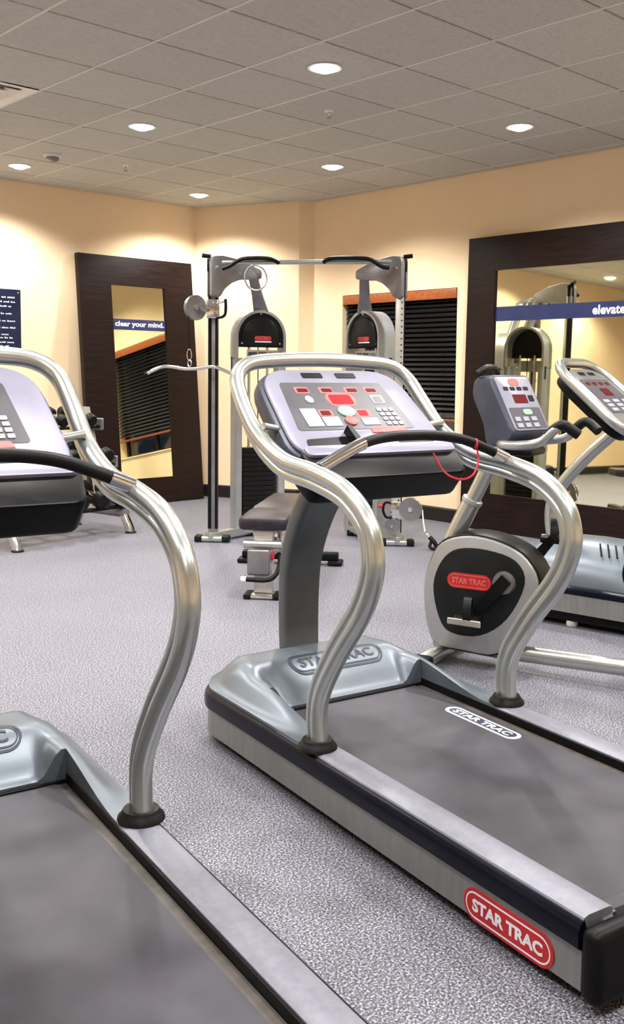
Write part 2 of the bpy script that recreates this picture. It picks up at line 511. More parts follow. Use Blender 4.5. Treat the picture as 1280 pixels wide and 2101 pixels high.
# downlights
def downlight_proto():
    t = thing('recessed_downlight', '', 'downlight')
    MB().lathe([(0.079, -0.006), (0.096, -0.006), (0.098, -0.009), (0.094, -0.012), (0.083, -0.011), (0.079, -0.006)], n=32).build('trim_ring', M['white'], t)
    MB().lathe([(0.0845, -0.004), (0.085, 0.05), (0.0835, 0.05), (0.083, -0.004)], n=32).build('reflector', M['chrome'], t)
    MB().lathe([(0.0, -0.034), (0.036, -0.030), (0.060, -0.020), (0.077, -0.006), (0.082, 0.006), (0.082, 0.03), (0.0, 0.03)], n=32).build('lens', M['lamp'], t)
    return t
DL = {(2, 0): 'recessed downlight in the ceiling above the treadmill with the lit console',
      (2, 3): 'recessed downlight in the ceiling tile between the air diffuser and the sprinkler heads',
      (5, 0): 'recessed downlight in the ceiling close to the wall with the large mirror',
      (5, 3): 'recessed downlight in the ceiling above the cable machine',
      (5, 6): 'recessed downlight in the far corner of the ceiling by the boxed-out wall corner',
      (2, 6): 'recessed downlight in the ceiling beside the smoke detector, above the dumbbell rack'}
DLG = 'recessed downlights in the ceiling'
proto = downlight_proto()
first = True
spot = bpy.data.lights.new('downlight_beam', 'SPOT')
spot.energy = SPOT_W; spot.color = LAMP_COL; spot.spot_size = R(142); spot.spot_blend = 0.55; spot.shadow_soft_size = 0.07
l_ = bpy.data.objects.new('downlight_beam', spot); COL.objects.link(l_)
l_.parent = proto; l_.location = (0, 0, -0.06)
for (j, i) in lights:
    t = proto if first else copy_tree(proto)
    first = False
    t.location = (GX + (j + 0.5) * 0.61, GY + (i + 0.5) * 0.61, CE)
    t['group'] = DLG
    t['label'] = DL.get((j, i), 'recessed downlight with white trim ring in the ceiling over the rest of the gym')

# air diffuser
t = thing('ceiling_air_diffuser', 'square white air diffuser with stepped vanes set in the ceiling grid', 'air vent', (GX + 0.305, GY + 3.5 * 0.61, CE))
def sqring(a, z0, b, z1, th=0.003):
    def rg(h, z): return [(-h, -h, z), (h, -h, z), (h, h, z), (-h, h, z)]
    return MB().loft([rg(a, z0), rg(b, z1), rg(b - th, z1 + th), rg(a - th, z0 + th), rg(a, z0)], caps=False)
sqring(0.295, -0.008, 0.225, 0.0).build('frame', M['white'], t, smooth=False)
for a in (0.225, 0.165, 0.105):
    sqring(a, -0.012, a - 0.05, 0.02).build('vane', M['white'], t, smooth=False)
MB().box(-0.05, 0.05, -0.05, 0.05, -0.010, -0.004, 0.002, 1).build('centre_plate', M['white'], t, smooth=False)
MB().box(-0.29, 0.29, -0.29, 0.29, 0.05, 0.07)  .build('plenum', M['greysteel'], t, smooth=False)

# smoke detector, sprinklers
t = thing('smoke_detector', 'round smoke detector with dark grille on the ceiling', 'smoke detector', (3.81, 7.12, CE - 0.005))
MB().lathe([(0.0, 0.0), (0.070, 0.0), (0.070, -0.014), (0.060, -0.020), (0.0, -0.020)], n=28).build('mounting_base', M['white'], t)
MB().lathe([(0.0, -0.020), (0.052, -0.020), (0.048, -0.040), (0.034, -0.050), (0.0, -0.052)], n=28).build('sensor_head', M['greysteel'], t)
for k, (x, y, lab) in enumerate(((4.452, 4.662, 'small chrome sprinkler head on the ceiling between two downlights'), (4.43, 7.05, 'small chrome sprinkler head on the ceiling near the smoke detector'))):
    t = thing('sprinkler_head', lab, 'sprinkler', (x, y, CE - 0.005), group='ceiling sprinkler heads')
    MB().lathe([(0.0, 0.0), (0.030, 0.0), (0.026, -0.006), (0.010, -0.008), (0.0, -0.008)], n=20).build('escutcheon', M['white'], t)
    mbf = MB().cyl((0, 0, -0.006), (0, 0, -0.02), 0.009)
    for s in (-1, 1):
        mbf.tube([(s * 0.008, 0, -0.018), (s * 0.013, 0, -0.03), (0, 0, -0.045)], 0.003, 8)
    mbf.build('frame_arms', M['chrome'], t)
    MB().lathe([(0.0, -0.045), (0.016, -0.046), (0.016, -0.049), (0.0, -0.050)], n=20).build('deflector', M['greysteel'], t)

# ------------------------------------------------------------------ window and blind
wn = struct('window_1')
fx0, fx1 = XR + 0.13, XR + 0.17
mb = MB()
for b in ((WY0, WY0 + 0.05, WZ0, WZ1), (WY1 - 0.05, WY1, WZ0, WZ1), (WY0 + 0.05, WY1 - 0.05, WZ0, WZ0 + 0.05), (WY0 + 0.05, WY1 - 0.05, WZ1 - 0.05, WZ1), ((WY0 + WY1) / 2 - 0.025, (WY0 + WY1) / 2 + 0.025, WZ0 + 0.05, WZ1 - 0.05)):
    mb.box(fx0, fx1, b[0], b[1], b[2], b[3], 0.004, 1)
mb.build('window_frame', M['base'], wn)
for y0, y1 in ((WY0 + 0.05, (WY0 + WY1) / 2 - 0.025), ((WY0 + WY1) / 2 + 0.025, WY1 - 0.05)):
    MB().box(XR + 0.147, XR + 0.153, y0, y1, WZ0 + 0.05, WZ1 - 0.05).build('pane', M['glass'], wn, smooth=False)
MB().box(XR - 0.015, XR + 0.135, WY0 + 0.001, WY1 - 0.001, WZ0 + 0.0005, WZ0 + 0.018, 0.003, 1).build('window_sill', M['wall'], wn)
bl = thing('window_blind', 'dark wooden slat blind with reddish valance hanging in the window', 'blind', (XR + 0.05, (WY0 + WY1) / 2, 0))
hw = (WY1 - WY0) / 2 - 0.008
MB().box(-0.055, -0.036, -hw, hw, 1.955, 2.04, 0.004, 2).build('valance', M['redwood'], bl, label='reddish cherry wood valance')
MB().box(-0.03, 0.03, -hw + 0.01, hw - 0.01, 1.99, 2.035).build('head_rail', M['slat'], bl, smooth=False)
slm = MB().box(-0.025, 0.025, -hw + 0.01, hw - 0.01, -0.0015, 0.0015).mesh('slat', M['slat'], smooth=False)
NS = 24
for k in range(NS):
    inst('slat', slm, bl, (0, 0, 1.96 - k * 0.0435), (0, R(-52), 0))
MB().box(-0.026, 0.026, -hw + 0.01, hw - 0.01, 0.885, 0.905, 0.004, 2).build('bottom_rail', M['redwood'], bl, label='reddish wooden bottom rail')
for y in (-hw + 0.15, 0, hw - 0.15):
    MB().cyl((-0.024, y, 0.90), (-0.024, y, 1.99), 0.0015, 6).build('ladder_cord', M['slat'], bl)

# ------------------------------------------------------------------ leaning mirrors
def leaning_mirror(label, loc, rz, W_, Hh, side, top, bottom, lean, band_z, band_h, words, wx, ww):
    """local x along the wall (0 = left edge seen from the room), z up, front towards -y; leans back about its foot"""
    t = thing('leaning_mirror', label, 'mirror', loc, rz)
    t.rotation_euler = (-lean, 0, rz)
    TH = 0.055
    t.rotation_mode = 'XYZ'
    def piece(pts, nm):
        MB().prism(pts, lambda a, b, d: (a, d, b), 0, TH).build(nm, M['darkwood'], t, smooth=False)
    s = side
    piece([(0, Hh), (s, Hh - top), (W_ - s, Hh - top), (W_, Hh)], 'frame_top_board')
    piece([(0, 0), (W_, 0), (W_ - s, bottom), (s, bottom)], 'frame_bottom_board')
    piece([(0, 0), (s, bottom), (s, Hh - top), (0, Hh)], 'frame_side_board')
    piece([(W_, 0), (W_, Hh), (W_ - s, Hh - top), (W_ - s, bottom)], 'frame_side_board')
    g = MB().box(s - 0.01, W_ - s + 0.01, 0.018, 0.024, bottom - 0.01, Hh - top + 0.01).build('mirror_glass', M['mirror'], t, smooth=False)
    MB().box(0.02, W_ - 0.02, 0.030, 0.05, 0.02, Hh - 0.02).build('backing_board', M['base'], t, smooth=False)
    b = MB().box(s, W_ - s, 0.0165, 0.018, band_z, band_z + band_h).build('slogan_band', M['navy'], t, smooth=False, label='navy band with white lettering')
    text_mb(words, ww, band_h * 0.62, lambda a, c, d: (wx + a, 0.016 - d, band_z + band_h * 0.5 + c), 0.0, bold=0.03).build('slogan_lettering', M['ink'], b, smooth=False)
    return t
# left wall: front faces -y ; lower front edge at y = 8.05
leaning_mirror('tall mirror in a wide espresso wood frame leaning on the wall behind the dumbbell rack', (4.665, 8.04, 0.006), 0.0, 1.30, 2.405, 0.345, 0.275, 0.25, math.asin(0.225 / 2.405), 1.70, 0.105, 'clear your mind.', 0.655, 0.56)
# right wall: local x runs towards -Y
leaning_mirror('huge mirror in a wide espresso wood frame leaning on the wall beside the window', (6.565, 5.20, 0.003), R(-90), 2.70, 2.43, 0.28, 0.28, 0.31, math.asin(0.045 / 2.43), 1.735, 0.118, 'elevate', 1.32, 0.275)

# ------------------------------------------------------------------ wall poster
t = thing('wall_poster', 'dark navy poster with lines of small white print on the cream wall', 'poster', (3.66, YF - 0.002, 1.39))
MB().box(-0.46, 0.46, -0.012, 0.0, 0, 0.63, 0.003, 1).build('poster_board', M['postblue'], t)
rr = random.Random(3)
rows = [(0.555, .42), (0.515, .42), (0.475, .375), (0.41, .39), (0.345, .425), (0.285, .42), (0.225, .345), (0.195, .385), (0.155, .425), (0.12, .345)]
for z, x1 in rows:
    mb = MB()
    x = -0.40
    while x < x1 - 0.03:
        wd = min(rr.uniform(0.03, 0.08), x1 - 0.005 - x)
        nl = max(2, int(wd / 0.012))
        for q in range(nl):
            hh = rr.choice((0.010, 0.010, 0.014))
            mb.box(x + q * wd / nl, x + (q + 0.72) * wd / nl, -0.0135, -0.0122, z - 0.005, z - 0.005 + hh)
        x += wd + 0.012
    q_ = mb.build('print_line', M['ink'], t, smooth=False); q_['kind'] = 'stuff'
MB().lathe([(0.0, 0.0), (0.011, 0.0), (0.009, 0.004), (0.0, 0.005)], Matrix.Translation((0.435, -0.012, 0.600)) @ Matrix.Rotation(R(90), 4, 'X'), 16).build('standoff_screw', M['chrome'], t)

# ------------------------------------------------------------------ treadmills
def sstep(a, b, x):
    t = max(0.0, min(1.0, (x - a) / (b - a))); return t * t * (3 - 2 * t)

def plan(off, W_=0.43, yr=-1.04, yf=0.80, rad=0.17, seg=10):
    w_ = W_ - off; f = yf - off; r = max(0.02, rad - off)
    p = [(-w_, yr + (f - r - yr) * k / 8) for k in range(9)]
    p += [(-w_ + r - r * math.cos(a), f - r + r * math.sin(a)) for a in [PI / 2 * k / seg for k in range(1, seg + 1)]]
    p += [(x, f) for x in ((-w_ + r) * (1 - k / 5) + (w_ - r) * k / 5 for k in range(1, 6))]
    p += [(w_ - r + r * math.sin(a), f - r + r * math.cos(a)) for a in [PI / 2 * k / seg for k in range(1, seg + 1)]]
    p += [(w_, f - r + (yr - f + r) * k / 8) for k in range(1, 9)]
    return p

def wrap(profile):
    """sweep a closed (offset, z) profile round the plan of the base"""
    cols = [plan(o_) for o_, z in profile]
    rings = [[(cols[k][i][0], cols[k][i][1], profile[k][1]) for k in range(len(profile))] for i in range(len(cols[0]))]
    return MB().loft(rings)

def rail_path():
    h = [(0.383, 0.0, 0.17), (0.383, 0.0, 0.33), (0.383, -0.085, 0.48), (0.383, -0.205, 0.635), (0.383, -0.255, 0.735), (0.383, -0.262, 0.815), (0.383, -0.225, 0.90), (0.383, -0.12, 0.972),
         (0.383, 0.04, 1.008), (0.383, 0.22, 1.030), (0.383, 0.38, 1.10), (0.380, 0.49, 1.20), (0.362, 0.56, 1.283), (0.30, 0.592, 1.328), (0.18, 0.605, 1.342), (0, 0.61, 1.347)]
    return h

ALPHA = R(39.96)
def con3(a, b, n):
    """console frame: a to the right, b up the slope, n out towards the runner"""
    return (a, 0.21 + b * math.cos(ALPHA) - n * math.sin(ALPHA), 1.00 + b * math.sin(ALPHA) + n * math.cos(ALPHA))

def loop_badge(parent, f3, w_, h_, nm, lab):
    """dark printed oval outline with lettering, no plate"""
    mb = MB()
    for s1, s2, ww in ((1.0, 0.84, 0.965), (0.76, 0.66, 0.94)):
        o1 = capsule(w_ * (1.0 if s1 == 1.0 else 0.95), h_ * s1); o2 = capsule(w_ * (0.965 if s1 == 1.0 else 0.93), h_ * s2); n = len(o1)
        mb.add([f3(a, b) for a, b in o1] + [f3(a, b) for a, b in o2], [(i, (i + 1) % n, n + (i + 1) % n, n + i) for i in range(n)])
    p = mb.build(nm, M['outline'], parent, smooth=False, label=lab)
    text_mb('STAR TRAC', w_ * 0.80, h_ * 0.42, lambda a, b, d: f3(a, b), 0, bold=0.02).build('badge_lettering', M['outline'], p, smooth=False)

def make_treadmill():
    t = thing('treadmill', '', 'treadmill')
    # base ring
    wrap([(0.014, 0.120), (0.002, 0.127), (0.0, 0.145), (0.002, 0.165), (0.007, 0.177), (0.014, 0.183), (0.020, 0.183), (0.040, 0.120)]).build('bumper_band', M['bumper'], t, label='glossy navy black bumper band')
    wrap([(0.013, 0.032), (0.013, 0.119), (0.03, 0.119), (0.03, 0.032)]).build('side_panel', M['alu'], t, label='brushed silver side panel')
    MB().box(-0.385, 0.385, -1.02, 0.70, 0.020, 0.118).build('chassis', M['black'], t, smooth=False)
    for x in (-0.33, 0.33):
        for y in (-0.98, 0.60):
            MB().lathe([(0.028, 0.0), (0.034, 0.006), (0.034, 0.022)], Matrix.Translation((x, y, 0)), 16).build('levelling_foot', M['rubber'], t)
    # rails
    for s in (-1, 1):
        prof = [(0.396, 0.120), (0.414, 0.181), (0.410, 0.187), (0.398, 0.191), (0.335, 0.191), (0.324, 0.187), (0.320, 0.120)]
        MB().loft([[(s * x, y, z) for x, z in prof] for y in (-1.038, -0.5, 0.02, 0.20)]).build('foot_rail', M['rail'], t)
        MB().box(s * 0.3215 - 0.0035, s * 0.3215 + 0.0035, -1.03, 0.39, 0.121, 0.1830).build('rail_edging', M['black'], t, smooth=False)
    # motor hood height field
    IN = 0.322
    def lim(y):
        f, r = 0.783, 0.152
        if y <= f - r: return 0.412
        q = min(r, y - (f - r)); return 0.412 - r + math.sqrt(max(0.0, r * r - q * q))
    def hz(x, y):
        ax = abs(x)
        P = sstep(0.40, 0.575, y) * (1 - 0.75 * sstep(0.69, 0.768, y))
        Q = 1 - sstep(0.265, 0.408, ax)
        b1 = 0.088 * P * Q
        ridge = 0.062 * sstep(0.03, 0.46, y) * sstep(0.24, 0.31, ax) * (1 - sstep(0.335, 0.405, ax)) * (1 - sstep(0.60, 0.76, y))
        c0 = 0.190 - 0.02 * (1 - sstep(0.395, 0.47, y)) * (1 - sstep(0.26, 0.31, ax))
        return c0 + (b1 ** 3 + ridge ** 3) ** (1 / 3)
    us = sorted(set([-1, 1] + [k / 24 for k in range(-24, 25)] + [IN / 0.412, -IN / 0.412]))
    ys = [-0.03 + 0.43 * k / 18 for k in range(19)] + [0.40 + 0.382 * k / 26 for k in range(1, 27)]
    idx = {}; vs_ = []; fs = []
    for iy, y in enumerate(ys):
        L_ = lim(y)
        for iu, u in enumerate(us):
            idx[iu, iy] = len(vs_); x = u * L_
            vs_.append((x, y, hz(x, y) + (0.002 if y > 0 else -0.006)))
    for iy in range(len(ys) - 1):
        for iu in range(len(us) - 1):
            um = (us[iu] + us[iu + 1]) / 2 * 0.412; ym = (ys[iy] + ys[iy + 1]) / 2
            if abs(um) < IN and ym < 0.40: continue
            fs.append((idx[iu, iy], idx[iu + 1, iy], idx[iu + 1, iy + 1], idx[iu, iy + 1]))
    mb = MB().add(vs_, fs)
    # inner lips down to the belt
    for s in (-1, 1):
        iu = us.index(s * IN / 0.412)
        k0 = len(mb.v)
        ln = [iy for iy in range(len(ys)) if ys[iy] <= 0.4001]
        mb.add([mb.v[idx[iu, iy]] for iy in ln] + [(mb.v[idx[iu, iy]][0], mb.v[idx[iu, iy]][1], 0.142) for iy in ln], [(q, q + 1, len(ln) + q + 1, len(ln) + q) for q in range(len(ln) - 1)])
    iy = ys.index(0.40) if 0.40 in ys else min(range(len(ys)), key=lambda q: abs(ys[q] - 0.40))
    ln = [iu for iu in range(len(us)) if abs(us[iu]) * 0.412 <= IN + 1e-6]
    mb.add([mb.v[idx[iu, iy]] for iu in ln] + [(mb.v[idx[iu, iy]][0], 0.40, 0.162) for iu in ln], [(q, q + 1, len(ln) + q + 1, len(ln) + q) for q in range(len(ln) - 1)])
    # outer skirt
    edge = [idx[0, q] for q in range(len(ys))] + [idx[u_, len(ys) - 1] for u_ in range(1, len(us))] + [idx[len(us) - 1, q] for q in reversed(range(len(ys) - 1))]
    mb.add([mb.v[q] for q in edge] + [(mb.v[q][0], mb.v[q][1], 0.172) for q in edge], [(q, q + 1, len(edge) + q + 1, len(edge) + q) for q in range(len(edge) - 1)])
    hood = mb.build('motor_hood', M['hood'], t, ang=60, label='silver blue moulded motor hood')
    MB().box(-0.320, 0.320, 0.385, 0.397, 0.150, 0.1655).build('hood_gap_shade', M['black'], t, smooth=False)  # black strip that paints in the shadow gap under the hood lip
    def hood3(a, b):
        x = 0.038 + a; y = 0.535 + b * 0.95; return (x, y, hz(x, y) + 0.0045)
    loop_badge(hood, hood3, 0.40, 0.100, 'hood_badge', 'dark printed oval name badge')
    # belt
    pr_ = [(-1.02, 0.145), (-1.01, 0.157), (-0.98, 0.161), (0.43, 0.161), (0.43, 0.145)]
    belt = MB().prism([(y, z) for y, z in pr_], lambda a, b, d: (d, a, b), -0.288, 0.288).build('running_belt', M['belt'], t, smooth=False)
    for s in (-1, 1):
        MB().box(s * 0.303 - 0.014, s * 0.303 + 0.014, -1.02, 0.385, 0.122, 0.158).build('deck_edge', M['deck'], t, smooth=False)
    bm3 = lambda a, b, d: (0.236 + b, -0.027 - a, 0.1613 + d)
    p = MB().prism(capsule(0.335, 0.062), bm3, 0.0, 0.0008).build('belt_badge', M['ink'], belt, smooth=False, label='white printed oval badge')
    o1 = capsule(0.305, 0.044)
    MB().add([bm3(a, b, 0.0012) for a, b in o1], [tuple(range(len(o1)))]).build('badge_field', M['outline'], p, smooth=False)
    text_mb('STAR TRAC', 0.265, 0.030, bm3, 0.0016, bold=0.03).build('badge_lettering', M['ink'], p, smooth=False)
    # seam line across the belt and roller cap
    MB().box(-0.430, 0.430, -1.095, -1.040, 0.018, 0.178, 0.022, 4).build('rear_end_cap', M['black'], t)
    for s in (-1, 1):
        MB().cyl((s * 0.300, -1.050, 0.150), (s * 0.350, -1.050, 0.150), 0.018).build('roller_pin', M['chrome'], t)
        MB().lathe([(0.0, 0.0), (0.007, 0.0), (0.006, 0.004), (0.0, 0.005)], Matrix.Translation((s * 0.33, -1.0945, 0.10)) @ Matrix.Rotation(R(90), 4, 'X'), 12).build('cap_screw', M['greysteel'], t)
    # side badges
    for s in (-1, 1):
        badge(t, lambda a, b, d, s=s: (s * (0.417 + d), -0.825 + s * a, 0.066 + b), 0.285, 0.078, M['red'], M['ink'], M['ink'], 0.0, 'side_badge', 'red oval name badge with white ring and lettering')
    # neck
    yz = [(0.725, 0.20), (0.735, 0.33), (0.735, 0.48), (0.722, 0.60), (0.682, 0.71), (0.615, 0.82), (0.53, 0.91), (0.44, 0.98)]
    pts = cr([(0, y, z) for y, z in yz], 5)
    rings = []
    for i, p in enumerate(pts):
        a = pts[max(0, i - 1)]; b = pts[min(len(pts) - 1, i + 1)]
        d = (b - a).normalized(); n = Vector((0, d.z, -d.y))
        hw_ = 0.074 + 0.012 * i / len(pts)
        prof = rpoly([(-hw_, -0.034), (hw_, -0.034), (hw_, 0.034), (-hw_, 0.034)], 0.022, 4)
        rings.append([p + Vector((u, 0, 0)) + n * v for u, v in prof])
    MB().loft(rings).build('console_post', M['neck'], t, label='dark grey curved console post')
    MB().box(-0.10, 0.10, 0.668, 0.772, 0.19, 0.262, 0.016, 3).build('post_socket', M['hood'], t)
    # handrails
    h = rail_path()
    full = cr([(x, y, z) for x, y, z in h] + [(-x, y, z) for x, y, z in reversed(h[:-1])], 7)
    MB().tube(full, 0.026, 16).build('handrail', M['tube'], t, label='silver handrail looping round the console')
    for s in (-1, 1):
        q = [Vector((s * x, y, z)) for x, y, z in h[:12]]
        q = cr(q, 6)
        lo = []
        for i, p in enumerate(q):
            a = q[max(0, i - 1)]; b = q[min(len(q) - 1, i + 1)]
            d = (b - a).normalized(); n = Vector((0, d.z, -d.y))
            k = i / (len(q) - 1)
            off = 0.036 * (1 - 0.55 * sstep(0.82, 1.0, k))
            lo.append(p + n * off)
        MB().tube(lo, 0.0185, 14).build('lower_handrail', M['tube'], t)
        fl = Matrix.Translation((s * 0.383, 0.012, 0.191))
        MB().lathe([(0.060, 0.0), (0.058, 0.008), (0.050, 0.016), (0.045, 0.026), (0.040, 0.026)], fl, 24).build('rail_boot', M['rubber'], t)
    # cross grip with sensors
    g = cr([(-0.372, 0.03, 1.022), (-0.29, 0.04, 1.056), (-0.20, 0.055, 1.088), (-0.10, 0.07, 1.103), (0, 0.074, 1.106), (0.10, 0.07, 1.103), (0.20, 0.055, 1.088), (0.29, 0.04, 1.056), (0.372, 0.03, 1.022)], 6)
    MB().tube(g, 0.0165, 14).build('cross_grip', M['rubber'], t, label='black rubber cross grip')
    for s in (-1, 1):
        sl = [p for p in g if (0.20 if s < 0 else 0.31) < s * p.x < 0.375]
        MB().tube(sl, 0.0195, 14).build('pulse_sensor', M['chrome'], t)
    # console
    out = rpoly([(-0.335, 0.03), (0.335, 0.03), (0.300, 0.485), (-0.300, 0.485)], [0.12, 0.12, 0.13, 0.13], 8)
    MB().prism(out, con3, -0.075, -0.004, 0.02).build('console_back', M['slate'], t)
    face = MB().prism(rpoly([(-0.318, 0.045), (0.318, 0.045), (0.285, 0.472), (-0.285, 0.472)], [0.11, 0.11, 0.12, 0.12], 8), con3, -0.006, 0.012, 0.010).build('console_face', M['lav'], t, label='lavender silver console face')
    pan = MB().prism(rpoly([(-0.262, 0.160), (0.215, 0.160), (0.190, 0.398), (-0.232, 0.398)], 0.014, 4), con3, 0.0095, 0.0135).build('display_panel', M['panel'], face, smooth=False, label='dark grey display panel with red readouts')
    N0 = 0.0135
    def rect(nm, a0, b0, a1, b1, mat, hgt=0.001, rad=0.004):
        return MB().prism(rpoly([(a0, b0), (a1, b0), (a1, b1), (a0, b1)], rad, 3), con3, N0 - 0.002, N0 + hgt).build(nm, mat, face, smooth=False)
    items = []
    for a in (-0.157, -0.058, 0.048, 0.131):
        rect('readout_surround', a - 0.030, 0.342, a + 0.025, 0.374, M['pink'], 0.0006)
        rect('red_readout', a - 0.021, 0.348, a + 0.021, 0.366, M['leddim'], 0.0014)
    MB().prism([(-0.022 + a, 0.309 + b) for a, b in capsule(0.122, 0.074)], con3, N0 - 0.002, N0 + 0.0008).build('readout_surround', M['pink'], t, smooth=False)
    MB().prism([(-0.022 + a, 0.309 + b) for a, b in rpoly([(-0.045, -0.024), (0.045, -0.024), (0.045, 0.024), (-0.045, 0.024)], 0.008, 3)], con3, N0 - 0.002, N0 + 0.0018).build('main_readout', M['led'], t, smooth=False, label='bright red main readout')
    def disc(nm, a, b, ra, rb, mat, hgt):
        MB().prism([(a + ra * math.cos(q * PI / 10), b + rb * math.sin(q * PI / 10)) for q in range(20)], con3, N0 - 0.002, N0 + hgt, 0.001).build(nm, mat, t)
    disc('round_key', -0.152, 0.309, 0.016, 0.019, M['keys'], 0.003)
    disc('start_button', -0.031, 0.247, 0.034, 0.027, M['green'], 0.005)
    disc('stop_button', -0.035, 0.200, 0.024, 0.022, M['pink'], 0.006)
    rect('key_pad', -0.215, 0.176, -0.152, 0.264, M['keys'], 0.002)
    rect('key_pad', -0.146, 0.176, -0.078, 0.222, M['keys'], 0.002)
    rect('readout_surround', -0.146, 0.226, -0.090, 0.258, M['pink'], 0.0006)
    rect('red_readout', -0.138, 0.230, -0.100, 0.252, M['leddim'], 0.0014)
    rect('key_pad', 0.010, 0.178, 0.080, 0.214, M['keys'], 0.002)
    rect('readout_surround', 0.006, 0.219, 0.066, 0.258, M['pink'], 0.0006)
    rect('red_readout', 0.014, 0.225, 0.052, 0.252, M['led'], 0.0014)
    rect('grey_screen', 0.108, 0.286, 0.160, 0.330, M['keys'], 0.0014)
    rect('grey_screen_field', 0.116, 0.292, 0.150, 0.322, M['panel'], 0.0022)
    for r_ in range(4):
        for c_ in range(3):
            a = 0.100 + c_ * 0.026 + r_ * 0.002; b = 0.262 - r_ * 0.023
            rect('number_key', a, b - 0.017, a + 0.020, b, M['keys'], 0.003)
    for a in (-0.080, 0.062):
        rect('speaker_slot', a - 0.042, 0.424, a + 0.042, 0.450, M['black'], 0.0006, 0.005)
    # lower tray
    cab = [(-0.300, -0.075), (0.300, -0.075), (0.318, 0.055), (-0.318, 0.055)]
    MB().prism(rpoly(cab, 0.03, 4), con3, -0.085, 0.028, 0.012).build('tray_underside', M['black'], t)
    MB().prism(rpoly([(-0.30, 0.020), (0.30, 0.020), (0.305, 0.062), (-0.305, 0.062)], 0.018, 4), con3, 0.010, 0.040, 0.006).build('tray_lip', M['lav'], t)
    for a0, a1 in ((-0.262, -0.090), (0.105, 0.262)):
        MB().prism(rpoly([(a0, 0.066), (a1, 0.066), (a1 + (0.0 if a0 < 0 else -0.01), 0.128), (a0 + 0.006, 0.118)], 0.012, 3), con3, 0.008, 0.0135).build('bottle_pocket', M['black'], t, smooth=False)
    MB().prism(rpoly([(-0.090, 0.062), (-0.066, 0.062), (-0.078, 0.150), (-0.094, 0.150)], 0.004, 3), con3, 0.010, 0.045).build('pocket_divider', M['black'], t, smooth=False)
    MB().prism(rpoly([(-0.060, 0.066), (0.098, 0.066), (0.098, 0.145), (-0.070, 0.145)], 0.008, 3), con3, 0.010, 0.022, 0.003).build('book_rest', M['lav'], t)
    MB().prism(rpoly([(0.010, 0.130), (0.168, 0.130), (0.160, 0.156), (0.018, 0.156)], 0.008, 3), con3, 0.012, 0.026, 0.004).build('emergency_stop_bar', M['pink'], t, label='red emergency stop bar')
    # console brackets to the rail
    for s in (-1, 1):
        MB().cyl(con3(s * 0.29, 0.20, -0.02), con3(s * 0.372, 0.20, 0.0), 0.012, 12).build('console_bracket', M['tube'], t)
    # red safety cord
    cd = cr([(0.243, 0.060, 1.062), (0.250, 0.045, 1.058), (0.246, 0.030, 1.018), (0.215, 0.020, 0.975), (0.165, 0.025, 0.962), (0.12, 0.05, 0.985), (0.10, 0.085, 1.045)], 6)
    MB().tube(cd, 0.0035, 8).build('safety_cord', M['redc'], t, label='red safety cord')
    MB().lathe([(0.018, -0.006), (0.0195, -0.003), (0.0195, 0.003), (0.018, 0.006)], Matrix.Translation((0.247, 0.048, 1.072)) @ Matrix.Rotation(R(90), 4, 'Y') @ Matrix.Rotation(R(30), 4, 'X'), 16).build('cord_loop', M['redc'], t)
    return t

YAW = R(10.165)
def tm_pos(s, tt):
    return (s * math.cos(YAW) + tt * math.sin(YAW), -s * math.sin(YAW) + tt * math.cos(YAW), 0)
tm1 = make_treadmill()
tm1.location = tm_pos(1.931, 2.35); tm1.rotation_euler = (0, 0, -YAW)
tag(tm1, 'silver and black treadmill with lit console, beside the exercise bike', 'treadmill', 'treadmills')
tm2 = copy_tree(tm1)
def base_name(o): return o.name.split('.')[0]
gone = [c_ for c_ in tm2.children_recursive if base_name(c_) in ('safety_cord', 'cord_loop', 'belt_badge') or (c_.parent and base_name(c_.parent) == 'belt_badge')]
for c_ in gone:
    bpy.data.objects.remove(c_)
tm2.location = tm_pos(0.538, 2.19)
tag(tm2, 'silver and black treadmill standing in front of the dumbbell rack, mostly out of view', 'treadmill', 'treadmills')

